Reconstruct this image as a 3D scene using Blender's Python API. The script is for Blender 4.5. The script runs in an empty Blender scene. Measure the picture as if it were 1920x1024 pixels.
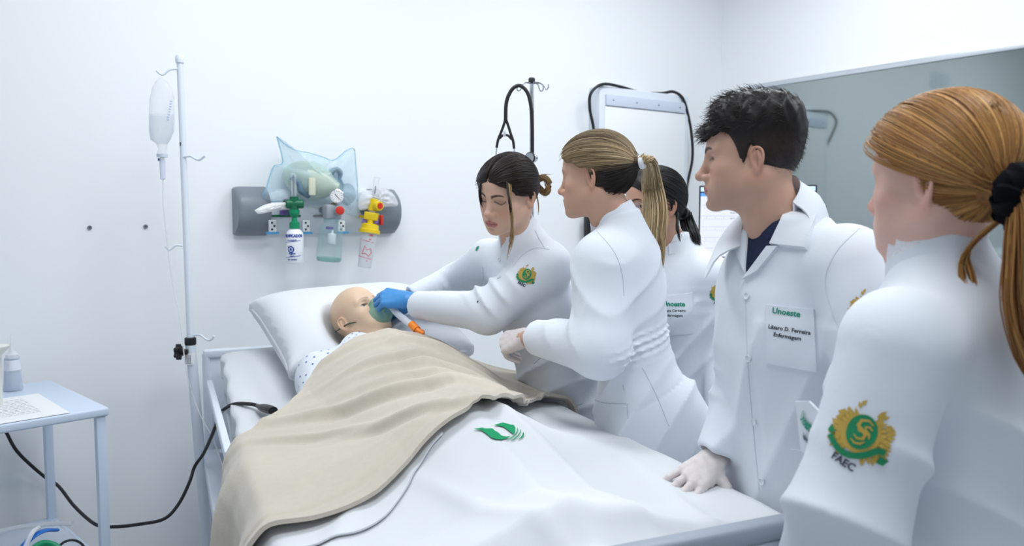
import bpy, bmesh, math, random
import numpy as np
from mathutils import Vector, Matrix
from mathutils.bvhtree import BVHTree
random.seed(7)
RNG = np.random.default_rng(11)
scene = bpy.context.scene
COL = scene.collection

# ------------------------------------------------------------------ camera
FPX = 1500.0                      # focal length in pixels of the 1920 x 1024 frame
PITCH = math.atan(112.0 / FPX)    # the eye level lies at y = 400
YAW = math.radians(35.5)          # the camera looks to the right of the back wall's normal
CAMZ = 1.50
EX = np.array([math.cos(YAW), -math.sin(YAW), 0.0])   # to the camera's right, level
EY = np.array([math.sin(YAW), math.cos(YAW), 0.0])    # away from the camera, level
cam_data = bpy.data.cameras.new('camera')
cam_data.sensor_width = 36.0
cam_data.lens = FPX / 1920.0 * 36.0
cam_data.clip_start = 0.05
cam_data.dof.use_dof = True
cam_data.dof.focus_distance = 2.15
cam_data.dof.aperture_fstop = 4.0
cam = bpy.data.objects.new('camera', cam_data)
cam.location = (0, 0, CAMZ)
cam.rotation_euler = (math.pi / 2 - PITCH, 0, -YAW)
COL.objects.link(cam)
scene.camera = cam

# ------------------------------------------------------------------ world, lights, exposure
world = bpy.data.worlds.new('room_air')
scene.world = world
world.use_nodes = True
world.node_tree.nodes['Background'].inputs[0].default_value = (0.80, 0.90, 1.0, 1)
world.node_tree.nodes['Background'].inputs[1].default_value = 0.42
scene.view_settings.view_transform = 'Standard'
scene.view_settings.look = 'None'
scene.view_settings.gamma = 1.0
scene.view_settings.use_curve_mapping = False
scene.view_settings.exposure = 0.26
ROOM_H = 3.25
CEIL_LIGHTS = [(0.9, 2.2), (2.8, 2.2), (0.9, 0.4), (2.8, 0.4)]
LIGHT_W = 14.5
for i, (lx, ly) in enumerate(CEIL_LIGHTS):
    ld = bpy.data.lights.new('ceiling_panel_light', 'AREA')
    ld.shape = 'RECTANGLE'; ld.size = 1.15; ld.size_y = 0.55
    ld.energy = LIGHT_W; ld.color = (0.95, 0.98, 1.0)
    lo = bpy.data.objects.new('ceiling_panel_light', ld)
    lo.location = (lx, ly, ROOM_H - 0.06)
    COL.objects.link(lo)
# ------------------------------------------------------------------ placing helpers
def W(r, f, z):
    """level camera frame (right, forward, height above floor) -> room coordinates"""
    return EX * r + EY * f + np.array([0, 0, z])
def at(px, py, f):
    """point seen at pixel (px, py) standing f metres ahead of the camera, in room coordinates"""
    a = (px - 960.0) / FPX; b = (512.0 - py) / FPX
    ray = np.array([a, math.cos(PITCH) + b * math.sin(PITCH), -math.sin(PITCH) + b * math.cos(PITCH)])
    ray *= f / ray[1]
    return W(ray[0], ray[1], CAMZ + ray[2])
def ray_dir(px, py):
    p = at(px, py, 1.0) - np.array([0, 0, CAMZ])
    return p / np.linalg.norm(p)
def at_z(px, py, z):
    d = ray_dir(px, py); return np.array([0, 0, CAMZ]) + d * ((z - CAMZ) / d[2])
def proj(p):
    q = np.asarray(p, float) - np.array([0, 0, CAMZ])
    r, f, h = q @ EX, q @ EY, q[2]
    d = f * math.cos(PITCH) - h * math.sin(PITCH); u = f * math.sin(PITCH) + h * math.cos(PITCH)
    return 960 + FPX * r / d, 512 - FPX * u / d
def unit(v):
    v = np.asarray(v, float); return v / (np.linalg.norm(v) + 1e-12)
def DIR(r, f, z=0.0):
    return unit(EX * r + EY * f + np.array([0, 0, z]))

# ------------------------------------------------------------------ objects
def link(name, me, mat=None, parent=None, smooth=True):
    o = bpy.data.objects.new(name, me); COL.objects.link(o)
    if mat is not None:
        for m in (mat if isinstance(mat, (list, tuple)) else [mat]): me.materials.append(m)
    if parent is not None: o.parent = parent
    if smooth: me.shade_smooth()
    return o
def mesh_from(name, V, F, mat=None, parent=None, smooth=True, col=None, mats=None):
    me = bpy.data.meshes.new(name)
    V = np.asarray(V, np.float32)
    if isinstance(F, np.ndarray):
        nf, k = F.shape
        me.vertices.add(len(V)); me.vertices.foreach_set('co', V.ravel())
        me.loops.add(nf * k); me.loops.foreach_set('vertex_index', F.astype(np.int32).ravel())
        me.polygons.add(nf)
        me.polygons.foreach_set('loop_start', (np.arange(nf) * k).astype(np.int32))
        try: me.polygons.foreach_set('loop_total', np.full(nf, k, np.int32))
        except Exception: pass
        me.update(calc_edges=True); me.validate()
    else:
        me.from_pydata([tuple(v) for v in V.tolist()], [], F); me.update()
    if col is not None:
        ca = me.color_attributes.new('Col', 'FLOAT_COLOR', 'POINT')
        c4 = np.ones((len(V), 4), np.float32); c4[:, :3] = col
        ca.data.foreach_set('color', c4.ravel())
    o = link(name, me, mat, parent, smooth)
    if mats is not None:
        me.polygons.foreach_set('material_index', np.asarray(mats, np.int32))
    return o
def tag(o, label=None, cat=None, group=None, kind=None):
    if label: o['label'] = label
    if cat: o['category'] = cat
    if group: o['group'] = group
    if kind: o['kind'] = kind
    return o
def empty(name, loc, label, cat, group=None):
    o = bpy.data.objects.new(name, None); COL.objects.link(o)
    o.empty_display_size = 0.05
    o.location = tuple(loc)
    bpy.context.view_layer.update() if False else None
    return tag(o, label, cat, group)
def adopt(o, parent):
    """parent o (built in room coordinates) under an unrotated Empty"""
    o.parent = parent
    o.location = Vector(o.location) - Vector(parent.location) if parent.parent is None and parent.type == 'EMPTY' else o.location
    return o
class MB:
    """collects primitive shapes into one mesh"""
    def __init__(s): s.V = []; s.F = []; s.M = []; s.n = 0; s.m = 0
    def add(s, V, F):
        V = np.asarray(V, float).reshape(-1, 3)
        s.V.append(V); s.F += [tuple(int(i) + s.n for i in f) for f in F]; s.M += [s.m] * len(F); s.n += len(V); return s
    def box(s, c, size, R=None, bev=0.0):
        hx, hy, hz = np.asarray(size, float) / 2
        if bev <= 0:
            V = np.array([[x, y, z] for x in (-hx, hx) for y in (-hy, hy) for z in (-hz, hz)])
            F = [(0, 1, 3, 2), (4, 6, 7, 5), (0, 4, 5, 1), (2, 3, 7, 6), (0, 2, 6, 4), (1, 5, 7, 3)]
        else:
            bm = bmesh.new(); bmesh.ops.create_cube(bm, size=1.0)
            for v in bm.verts: v.co = (v.co.x * 2 * hx, v.co.y * 2 * hy, v.co.z * 2 * hz)
            bmesh.ops.bevel(bm, geom=bm.edges[:], offset=min(bev, hx * .95, hy * .95, hz * .95), segments=3, affect='EDGES', profile=0.5)
            bm.verts.index_update()
            V = np.array([v.co[:] for v in bm.verts]); F = [[v.index for v in f.verts] for f in bm.faces]; bm.free()
        if R is not None: V = V @ np.asarray(R).T
        return s.add(V + np.asarray(c, float), F)
    def tube(s, pts, r, seg=8, cap=True, flat=1.0):
        pts = np.asarray(pts, float); n = len(pts)
        r = np.broadcast_to(np.asarray(r, float), (n,))
        T = np.gradient(pts, axis=0); T /= (np.linalg.norm(T, axis=1, keepdims=True) + 1e-12)
        u = np.cross(T[0], [0, 0, 1.0]);
        if np.linalg.norm(u) < 1e-3: u = np.cross(T[0], [1.0, 0, 0])
        u /= np.linalg.norm(u); rings = []
        ang = np.arange(seg) / seg * 2 * np.pi
        for i in range(n):
            u = u - T[i] * (u @ T[i]); u /= (np.linalg.norm(u) + 1e-12); w = np.cross(T[i], u)
            rings.append(pts[i] + r[i] * (np.cos(ang)[:, None] * u + flat * np.sin(ang)[:, None] * w))
        V = np.concatenate(rings); F = []
        for i in range(n - 1):
            for j in range(seg):
                k = (j + 1) % seg
                F.append((i * seg + j, i * seg + k, (i + 1) * seg + k, (i + 1) * seg + j))
        if cap:
            F.append(tuple(range(seg - 1, -1, -1))); F.append(tuple((n - 1) * seg + j for j in range(seg)))
        return s.add(V, F)
    def lathe(s, prof, c, axis=(0, 0, 1), seg=24, capends=True, sx=1.0, sy=1.0):
        """profile [(radius, height)] turned about an axis through c"""
        ax = unit(axis); u = np.cross(ax, [0, 1.0, 0.0])
        if np.linalg.norm(u) < 1e-3: u = np.cross(ax, [1.0, 0, 0])
        u = unit(u); w = np.cross(ax, u); ang = np.arange(seg) / seg * 2 * np.pi
        V = np.concatenate([np.asarray(c, float) + ax * h + r * (sx * np.cos(ang)[:, None] * u + sy * np.sin(ang)[:, None] * w) for r, h in prof])
        n = len(prof); F = []
        for i in range(n - 1):
            for j in range(seg):
                k = (j + 1) % seg; F.append((i * seg + j, i * seg + k, (i + 1) * seg + k, (i + 1) * seg + j))
        if capends:
            if prof[0][0] > 1e-5: F.append(tuple(range(seg - 1, -1, -1)))
            if prof[-1][0] > 1e-5: F.append(tuple((n - 1) * seg + j for j in range(seg)))
        return s.add(V, F)
    def grid(s, P):
        """P: (n, m, 3) grid of points"""
        n, m = P.shape[:2]
        F = [(i * m + j, i * m + j + 1, (i + 1) * m + j + 1, (i + 1) * m + j) for i in range(n - 1) for j in range(m - 1)]
        return s.add(P.reshape(-1, 3), F)
    def build(s, name, mat=None, parent=None, smooth=True, auto=40):
        V = np.concatenate(s.V)
        o = mesh_from(name, V, s.F, mat, parent, smooth)
        if any(s.M): o.data.polygons.foreach_set('material_index', np.array(s.M, np.int32))
        if smooth and auto:
            me = o.data
            try: me.set_sharp_from_angle(angle=math.radians(auto))
            except Exception: pass
        return o
def spline(pts, n=24):
    """Catmull-Rom through pts"""
    P = np.asarray(pts, float); P = np.vstack([2 * P[0] - P[1], P, 2 * P[-1] - P[-2]])
    m = len(P) - 3; out = []
    for t in np.linspace(0, m - 1e-6, n):
        i = int(t); f = t - i; a, b, c, d = P[i], P[i + 1], P[i + 2], P[i + 3]
        out.append(.5 * ((2 * b) + (c - a) * f + (2 * a - 5 * b + 4 * c - d) * f * f + (3 * b - a - 3 * c + d) * f ** 3))
    return np.array(out)
def frame(fwd, up=(0, 0, 1)):
    """columns: right, forward, up"""
    y = unit(fwd); x = unit(np.cross(y, up)); z = np.cross(x, y)
    return np.stack([x, y, z], 1)

# ------------------------------------------------------------------ signed distance modelling
def _n(q): return np.sqrt(np.einsum('ij,ij->i', q, q))
def s_cap(P, a, b, ra, rb=None):
    a = np.asarray(a, np.float32); b = np.asarray(b, np.float32); rb = ra if rb is None else rb
    d = b - a; pa = P - a; t = np.clip(pa @ d / (d @ d), 0, 1)
    return _n(pa - t[:, None] * d) - (ra + (rb - ra) * t)
def s_ell(P, c, r, R=None):
    q = P - np.asarray(c, np.float32)
    if R is not None: q = q @ np.asarray(R, np.float32)
    r = np.asarray(r, np.float32); k0 = _n(q / r); k1 = _n(q / (r * r)) + 1e-9
    return k0 * (k0 - 1) / k1
def s_box(P, c, h, R=None, rd=0.0):
    q = P - np.asarray(c, np.float32)
    if R is not None: q = q @ np.asarray(R, np.float32)
    q = np.abs(q) - (np.asarray(h, np.float32) - rd)
    return _n(np.maximum(q, 0)) + np.minimum(q.max(1), 0) - rd
def s_chain(P, pts, rad, k=0.0):
    d = None
    for i in range(len(pts) - 1):
        e = s_cap(P, pts[i], pts[i + 1], rad[i], rad[i + 1])
        d = e if d is None else (smin(d, e, k) if k > 0 else np.minimum(d, e))
    return d
def smin(a, b, k):
    h = np.maximum(k - np.abs(a - b), 0) / k
    return np.minimum(a, b) - h * h * k * 0.25
def smax(a, b, k): return -smin(-a, -b, k)
def mesh_sdf(f, lo, hi, res, B=6, lip=1.35):
    lo = np.asarray(lo, float); hi = np.asarray(hi, float)
    nb = np.ceil((hi - lo) / (res * B)).astype(int); n = nb * B
    g = np.stack(np.meshgrid(*[np.arange(k) for k in nb], indexing='ij'), -1).reshape(-1, 3)
    cen = (lo + (g * B + (B - 1) / 2) * res).astype(np.float32)
    fc = f(cen)
    D = np.empty(tuple(n), np.float32)
    V6 = D.reshape(nb[0], B, nb[1], B, nb[2], B)
    V6[:] = fc.reshape(nb[0], 1, nb[1], 1, nb[2], 1)
    keep = np.abs(fc) < res * B * 0.87 * lip + res
    kb = g[keep]
    off = np.stack(np.meshgrid(*[np.arange(B)] * 3, indexing='ij'), -1).reshape(-1, 3)
    idx = (kb[:, None, :] * B + off[None]).reshape(-1, 3)
    for s in range(0, len(idx), 400000):
        ii = idx[s:s + 400000]
        D[ii[:, 0], ii[:, 1], ii[:, 2]] = f((lo + ii * res).astype(np.float32))
    return surface_nets(D, lo, res)
def surface_nets(D, lo, res):
    S = D < 0
    c = [S[:-1, :-1, :-1], S[1:, :-1, :-1], S[:-1, 1:, :-1], S[1:, 1:, :-1], S[:-1, :-1, 1:], S[1:, :-1, 1:], S[:-1, 1:, 1:], S[1:, 1:, 1:]]
    tot = np.zeros(c[0].shape, np.int8)
    for x in c: tot += x
    act = (tot > 0) & (tot < 8)
    I = np.argwhere(act)
    vid = -np.ones(act.shape, np.int64); vid[act] = np.arange(len(I))
    offs = np.array([[0, 0, 0], [1, 0, 0], [0, 1, 0], [1, 1, 0], [0, 0, 1], [1, 0, 1], [0, 1, 1], [1, 1, 1]])
    val = np.stack([D[I[:, 0] + o[0], I[:, 1] + o[1], I[:, 2] + o[2]] for o in offs], 1)
    E = [(0, 1), (2, 3), (4, 5), (6, 7), (0, 2), (1, 3), (4, 6), (5, 7), (0, 4), (1, 5), (2, 6), (3, 7)]
    acc = np.zeros((len(I), 3)); cnt = np.zeros(len(I))
    for a, b in E:
        va, vb = val[:, a], val[:, b]; cr = (va < 0) != (vb < 0)
        t = np.where(cr, va / np.where(cr, va - vb, 1), 0)
        acc += np.where(cr[:, None], offs[a] + t[:, None] * (offs[b] - offs[a]), 0); cnt += cr
    V = lo + (I + acc / cnt[:, None]) * res
    F = []
    sh = np.array(D.shape)
    for ax in range(3):
        sl0 = [slice(None)] * 3; sl1 = [slice(None)] * 3
        sl0[ax] = slice(0, -1); sl1[ax] = slice(1, None)
        A = S[tuple(sl0)]; Bq = S[tuple(sl1)]
        cr = A != Bq; J = np.argwhere(cr)
        b, c2 = (ax + 1) % 3, (ax + 2) % 3
        ok = (J[:, b] > 0) & (J[:, c2] > 0) & (J[:, b] < sh[b] - 1) & (J[:, c2] < sh[c2] - 1)
        J = J[ok]; sgn = A[J[:, 0], J[:, 1], J[:, 2]]
        q = []
        for db, dc in ((0, 0), (-1, 0), (-1, -1), (0, -1)):
            K = J.copy(); K[:, b] += db; K[:, c2] += dc
            q.append(vid[K[:, 0], K[:, 1], K[:, 2]])
        Q = np.stack(q, 1); Q[~sgn] = Q[~sgn][:, ::-1]
        F.append(Q)
    return V.astype(np.float32), np.concatenate(F).astype(np.int32)
def join_vf(parts):
    """[(V, F(quads), col or None)] -> V, F, col"""
    Vs, Fs, Cs, n = [], [], [], 0
    for V, F, c in parts:
        Vs.append(V); Fs.append(F + n); n += len(V)
        Cs.append(np.broadcast_to(np.asarray(c, np.float32), (len(V), 3)))
    return np.concatenate(Vs), np.concatenate(Fs), np.concatenate(Cs)
def xf(V, R, t, s=1.0): return (np.asarray(V, float) * s) @ np.asarray(R).T + np.asarray(t)
def noise3(P, seed=0, octaves=1):
    """cheap smooth value field from a few oriented sines"""
    rg = np.random.default_rng(seed); out = np.zeros(len(P), np.float32); a = 1.0
    for o in range(octaves):
        for _ in range(5):
            k = rg.normal(size=3); k *= (2 ** o) / np.linalg.norm(k) * rg.uniform(.7, 1.4)
            out += a * np.sin(P @ k.astype(np.float32) + rg.uniform(0, 6.28)).astype(np.float32)
        a *= .5
    return out / 3.0
def step(x, a, b):
    t = np.clip((x - a) / (b - a), 0, 1); return t * t * (3 - 2 * t)

# ------------------------------------------------------------------ materials
MATS = {}
def mat(name, color=(.8, .8, .8), rough=.5, metal=0.0, spec=.5, emit=None, estr=0.0, alpha=1.0, trans=0.0, ior=1.45, sss=0.0, attr=False, bump=None, sheen=0.0, vary=None, coat=0.0):
    """bump=(kind, scale, strength, distance); vary=(scale, amount)"""
    if name in MATS: return MATS[name]
    m = bpy.data.materials.new(name); m.use_nodes = True; MATS[name] = m
    nt = m.node_tree; b = nt.nodes['Principled BSDF']; L = nt.links.new
    b.inputs['Base Color'].default_value = (*color, 1); b.inputs['Roughness'].default_value = rough
    b.inputs['Metallic'].default_value = metal; b.inputs['Specular IOR Level'].default_value = spec
    b.inputs['IOR'].default_value = ior; b.inputs['Alpha'].default_value = alpha
    b.inputs['Transmission Weight'].default_value = trans
    b.inputs['Sheen Weight'].default_value = sheen; b.inputs['Coat Weight'].default_value = coat
    if sss > 0:
        b.inputs['Subsurface Weight'].default_value = sss; b.inputs['Subsurface Radius'].default_value = (1, .35, .2); b.inputs['Subsurface Scale'].default_value = .006
    if emit is not None:
        b.inputs['Emission Color'].default_value = (*emit, 1); b.inputs['Emission Strength'].default_value = estr
    src = None
    if attr:
        a = nt.nodes.new('ShaderNodeAttribute'); a.attribute_name = 'Col'; src = a.outputs['Color']
    if vary is not None:
        tc = nt.nodes.new('ShaderNodeTexCoord'); nz = nt.nodes.new('ShaderNodeTexNoise'); nz.inputs['Scale'].default_value = vary[0]; nz.inputs['Detail'].default_value = 4
        L(tc.outputs['Object'], nz.inputs['Vector'])
        mp = nt.nodes.new('ShaderNodeMapRange'); mp.inputs['To Min'].default_value = 1 - vary[1]; mp.inputs['To Max'].default_value = 1 + vary[1]
        L(nz.outputs['Fac'], mp.inputs['Value'])
        mx = nt.nodes.new('ShaderNodeVectorMath'); mx.operation = 'SCALE'
        if src is not None: L(src, mx.inputs[0])
        else: mx.inputs[0].default_value = color
        L(mp.outputs[0], mx.inputs['Scale']); src = mx.outputs[0]
    if src is not None: L(src, b.inputs['Base Color'])
    if bump is not None:
        kind, sc, st, dist = bump
        tc = nt.nodes.new('ShaderNodeTexCoord')
        if kind == 'noise':
            t = nt.nodes.new('ShaderNodeTexNoise'); t.inputs['Scale'].default_value = sc; t.inputs['Detail'].default_value = 5
        else:
            t = nt.nodes.new('ShaderNodeTexVoronoi'); t.inputs['Scale'].default_value = sc
        L(tc.outputs['Object'], t.inputs['Vector'])
        bp = nt.nodes.new('ShaderNodeBump'); bp.inputs['Strength'].default_value = st; bp.inputs['Distance'].default_value = dist
        L(t.outputs[0], bp.inputs['Height']); L(bp.outputs[0], b.inputs['Normal'])
    return m
# ------------------------------------------------------------------ the human head
EAR_CURVE = [(-.004, -.018), (.006, -.002), (.010, .014), (.006, .027), (-.006, .033), (-.018, .027), (-.023, .012), (-.020, -.006), (-.012, -.020), (-.004, -.027)]
EAR_PTS = spline([(.011 if 1 < i < 8 else .007, a, b) for i, (a, b) in enumerate(EAR_CURVE)], 19)
def head_sdf(P, jaw=1.0, nose=1.0, lid=.0045, neck=(0, -.035, -.19), neck_r=.050, chin=0.0, lip=1.0, brow=1.0, ears=True, cheek=1.0):
    """face looks along +Y, up is +Z, eye level z = 0, ear canal at y = 0"""
    X = P.copy(); X[:, 0] = np.abs(X[:, 0])
    d = s_ell(X, (0, -.006, .024), (.0735, .092, .086))
    d = smin(d, s_ell(X, (0, .032, .030), (.062, .060, .060)), .03)
    d = smin(d, s_ell(X, (0, .036, -.030), (.058 * (.5 + .5 * jaw), .052, .074)), .03)
    d = smin(d, s_cap(X, (.050 * jaw, .004, -.058), (.017, .076, -.094 + chin), .015, .013), .03)
    d = smin(d, s_ell(X, (0, .050, -.074), (.042 * jaw, .044, .034)), .02)
    d = smin(d, s_ell(X, (.041, .058, -.027), (.021 * cheek, .020, .020)), .022)
    d = smin(d, s_ell(X, (0, .083, -.097 + chin), (.018 * jaw, .0175, .0150)), .016)
    d = smin(d, s_ell(X, (.040 * jaw, .026, -.050), (.019, .032, .034)), .025)
    d = smin(d, s_ell(X, (.030, .062, -.060), (.020, .018, .026)), .025)
    # neck
    nk = np.asarray(neck, np.float32)
    d = smin(d, s_cap(P, (0, -.014, -.050), nk, neck_r * 1.0, neck_r * 1.06), .028)
    d = smin(d, s_cap(X, (.052, -.012, -.045), (nk[0] * 0 + .020, nk[1] + .045, nk[2] + .02), .012, .010), .03) if neck_r > .01 else d
    # brow, socket
    d = smin(d, s_cap(X, (.011, .0885, .0165), (.045, .074, .0165), .0055 * brow, .005 * brow), .016)
    d = smax(d, -s_ell(X, (.0315, .1005, -.002), (.0195, .0185, .0125)), .012)
    # eyelids over the ball, with the slit
    lidd = s_ell(X, (.0315, .0690, -.001), (.0165, .0150, .0140))
    d = smin(d, lidd, .006)
    slit = s_ell(X, (.0315, .0860, -.0035), (.0135, .0125, max(lid, .0005)))
    if lid > .0008: d = smax(d, -slit, .0015)
    d = smin(d, s_cap(X, (.0195, .0800, .0062 - .004 * (lid < .003)), (.044, .0760, .0050 - .004 * (lid < .003)), .0020, .0015), .005)
    # nose
    k = nose
    d = smin(d, s_cap(X, (0, .0870, .008), (0, .0975 + .010 * k, -.034), .0070, .0092), .016)
    d = smin(d, s_ell(X, (0, .1010 + .0100 * k, -.0375), (.0092 * k, .0090, .0085)), .010)
    d = smin(d, s_ell(X, (.0115 * k, .0965, -.0415), (.0075, .0110, .0078)), .008)
    d = smax(d, -s_ell(X, (.0060 * k, .1045, -.0490), (.0034, .0060, .0040)), .003)
    # mouth
    d = smin(d, s_ell(X, (0, .0790, -.066), (.027, .0225, .023)), .016)
    lu = s_chain(X, [(0, .1000, -.0630), (.0060, .0998, -.0622), (.0150, .0945, -.0655), (.0230, .0870, -.0692)], [.0040 * lip, .0042 * lip, .0036 * lip, .0015])
    ll = s_chain(X, [(0, .0975, -.0752), (.0090, .0960, -.0748), (.0200, .0885, -.0708)], [.0055 * lip, .0048 * lip, .0018])
    d = smin(d, lu, .005); d = smin(d, ll, .005)
    d = smax(d, -s_chain(X, [(0, .1060, -.0690), (.0100, .1020, -.0690), (.0245, .0900, -.0700)], [.0013, .0013, .0010]), .003)
    d = smax(d, -s_ell(X, (0, .1060, -.0560), (.0035, .0060, .0055)), .005)
    d = smax(d, -s_ell(X, (0, .1060, -.0850), (.0140, .0110, .0050)), .010)
    if ears:
        # ear plane, swung out a little at the back
        c = np.array([.0690, -.004, -.016], np.float32)
        ca, sa = math.cos(.42), math.sin(.42)
        q = X - c
        lat = q[:, 0] * ca + q[:, 1] * sa; bk = -q[:, 0] * sa + q[:, 1] * ca   # along the ear's normal, along the ear (front +)
        ES = .84; E = np.stack([lat, bk, q[:, 2] - .002], 1) / np.float32(ES)
        bowl = s_ell(E, (.006, -.006, .003), (.0055, .0165, .027))
        bowl = smin(bowl, s_ell(E, (.0055, -.004, -.024), (.0048, .0085, .0105)), .008)
        bowl = smax(bowl, -s_ell(E, (.0125, -.003, -.002), (.0060, .0085, .0135)), .004)
        hel = s_chain(E, EAR_PTS, [.0033] * len(EAR_PTS))
        ear = smin(bowl, hel, .004)
        ear = smin(ear, s_ell(E, (.007, .009, -.006), (.004, .004, .0065)), .005)
        ear = smin(ear, s_chain(E, [(.0105, -.008, .022), (.0115, -.013, .008), (.0105, -.010, -.010)], [.0022, .0026, .002]), .004)
        d = smin(d, ear * ES, .006)
    return d
def head_color(V, skin, lipc, browc, blush=.10, stubble=0.0, lidshade=.85, browx=1.0, brow_on=True, closed=False):
    X = V.copy(); X[:, 0] = np.abs(X[:, 0]); x, y, z = X.T
    c = np.tile(np.asarray(skin, np.float32), (len(V), 1))
    def mix(c, col, m): return c + (np.asarray(col, np.float32) - c) * m[:, None]
    red = np.array(skin) * np.array([1.02, .78, .74])
    bl = np.exp(-(((x - .040) / .020) ** 2 + ((z + .032) / .020) ** 2)) * step(y, .03, .06)
    nt = np.exp(-((x / .013) ** 2 + ((z + .040) / .012) ** 2)) * step(y, .09, .105)
    er = step(x, .068, .076) * (np.abs(z + .01) < .05)
    c = mix(c, red, np.clip(bl * blush * 3 + nt * blush * 3 + er * .45, 0, 1))
    if stubble > 0:
        st = step(-z, .040, .062) * step(y, .02, .055) * step(-z, -.2, .12) * (z > -.118)
        c = mix(c, np.array(skin) * np.array([.72, .74, .80]), st * stubble)
    # lips
    lw = np.clip(1 - (x / .0245) ** 2, 0, 1)
    top = -.0690 + .0100 * np.sqrt(lw); bot = -.0690 - .0118 * np.sqrt(lw)
    m = step(top - z, -.0010, .0012) * step(z - bot, -.0010, .0012) * (x < .0245) * step(y, .082, .087)
    c = mix(c, lipc, m)
    line = np.exp(-((z + .0692) / .0011) ** 2) * (x < .025) * step(y, .085, .09)
    c = mix(c, np.array(lipc) * .35, line * .8)
    # lash line and lid crease
    zz = z + .0035; e = np.abs(((x - .0315) / .0150) ** 2)
    lash = np.exp(-((zz - .0048 * np.sqrt(np.clip(1 - e, 0, 1))) / .0016) ** 2) * (e < 1.15) * step(y, .066, .072)
    if closed:
        lash = np.exp(-((z + .0075 - .9 * (x - .0315) ** 2 / .03 + .0012) / .0021) ** 2) * (e < 1.35) * step(y, .066, .072)
    if closed:
        lr = np.exp(-(((x - .0315) / .0135) ** 2 + ((z + .001) / .0075) ** 2)) * step(y, .066, .072)
        c = mix(c, np.array(skin) * np.array([.55, .47, .45]), lr * .55)
    c = mix(c, (.03, .02, .02), lash * lidshade * (1.1 if closed else .8))
    # eyebrows
    if brow_on:
        t = np.clip((x - .010) / .038, 0, 1)
        zb = .0145 + .0085 * np.sin(np.clip(t * 1.25, 0, 1.25) * 1.9) - .004 * t
        hb = .0042 * (1 - .55 * t) * browx
        m = step(hb - np.abs(z - zb), -.0008, .0014) * step(x, .0085, .0125) * step(-x, -.0490, -.0440) * step(y, .055, .065)
        c = mix(c, browc, np.clip(m * .92, 0, 1))
    return np.clip(c, 0, 1)
def eyeballs(gaze=(0, 1, 0), iris=(.06, .035, .02), r=.0128):
    """two eyeballs facing gaze (head space), quads with colours"""
    out = []
    g = unit(gaze); R = frame(g)
    for sx in (-1, 1):
        nu, nv = 20, 14; V = []; C = []
        for i in range(nv + 1):
            th = math.pi * i / nv
            for j in range(nu):
                ph = 2 * math.pi * j / nu
                v = np.array([math.sin(th) * math.cos(ph), math.cos(th), math.sin(th) * math.sin(ph)])
                V.append(R @ v * r + np.array([sx * .0315, .0690, -.0015]))
                a = th
                C.append((.008, .006, .005) if a < .24 else (iris if a < .52 else (.72, .69, .66)))
        F = [(i * nu + j, i * nu + (j + 1) % nu, (i + 1) * nu + (j + 1) % nu, (i + 1) * nu + j) for i in range(nv) for j in range(nu)]
        out.append((np.array(V, np.float32), np.array(F, np.int32), np.array(C, np.float32)))
    return out
# ------------------------------------------------------------------ hands
F_MCP = [(.026, .088, .000), (.006, .093, .002), (-.014, .088, .001), (-.032, .079, -.002)]
F_LEN = [(.044, .026, .021), (.047, .030, .022), (.043, .028, .021), (.034, .021, .019)]
def hand_pts(curls, spread, thumb):
    """finger joints in hand space: +Y along the fingers, +Z the back of the hand, +X the thumb side"""
    out = []
    for i in range(4):
        p = np.array(F_MCP[i]); pts = [p]; a = 0.0; sp = spread[i]
        for L, c in zip(F_LEN[i], curls[i]):
            a += c
            d = np.array([math.sin(sp) * math.cos(a), math.cos(sp) * math.cos(a), -math.sin(a)])
            p = p + d * L; pts.append(p)
        out.append(pts)
    b = np.array([.026, .030, -.008]); m = b + unit(thumb[0]) * .034; q = m + unit(thumb[1]) * .030; t = q + unit(thumb[2]) * .024
    return out, [b, m, q, t]
def hand_sdf(P, curls, spread, thumb, wrist_back=.05, fat=1.0, wr=.026, wst=None):
    fs, th = hand_pts(curls, spread, thumb)
    d = None
    for i, (x0, r0) in enumerate(((.014, .0135), (.004, .014), (-.006, .0135), (-.016, .012))):
        e = s_cap(P, (x0, .012, 0), F_MCP[i], r0 * fat, (.0112, .0112, .0108, .0098)[i] * fat)
        d = e if d is None else smin(d, e, .012)
    d = smin(d, s_cap(P, (.012, .020, -.008), (.026, .058, -.010), .013, .011), .014)
    d = smin(d, s_cap(P, (-.020, .020, -.007), (-.028, .060, -.008), .011, .009), .014)
    d = smin(d, s_ell(P, (0, -wrist_back * .4, 0), (wr, wrist_back * .8, .0195 * fat)), .02)
    for i in range(4):
        r = [.0096, .0086, .0078, .0066]
        k = (1, 1.02, .98, .86)[i] * fat
        e = s_chain(P, fs[i], [x * k for x in r])
        d = smin(d, e, .0022)
    d = smin(d, s_chain(P, th, [.0135 * fat, .0110 * fat, .0098 * fat, .0078 * fat]), .010)
    return d
def make_hand(origin, ydir, zdir, left, curls, spread, thumb, res=.0022, scale=1.0, fat=1.0, wrinkle=0.0, wrist_back=.05):
    y = unit(ydir); z = unit(np.asarray(zdir, float) - y * (np.asarray(zdir, float) @ y)); x = np.cross(y, z)
    if not left: x = -x        # the thumb side
    R = np.stack([x, y, z], 1)
    def f(P):
        d = hand_sdf(P, curls, spread, thumb, wrist_back, fat)
        if wrinkle: d = d + wrinkle * noise3(P * np.float32(260.), 3, 2)
        return d
    V, F = mesh_sdf(f, (-.085, -.085, -.13), (.115, .205, .06), res)
    if not left: F = F[:, ::-1].copy()
    return xf(V, R, origin, scale), F

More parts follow.
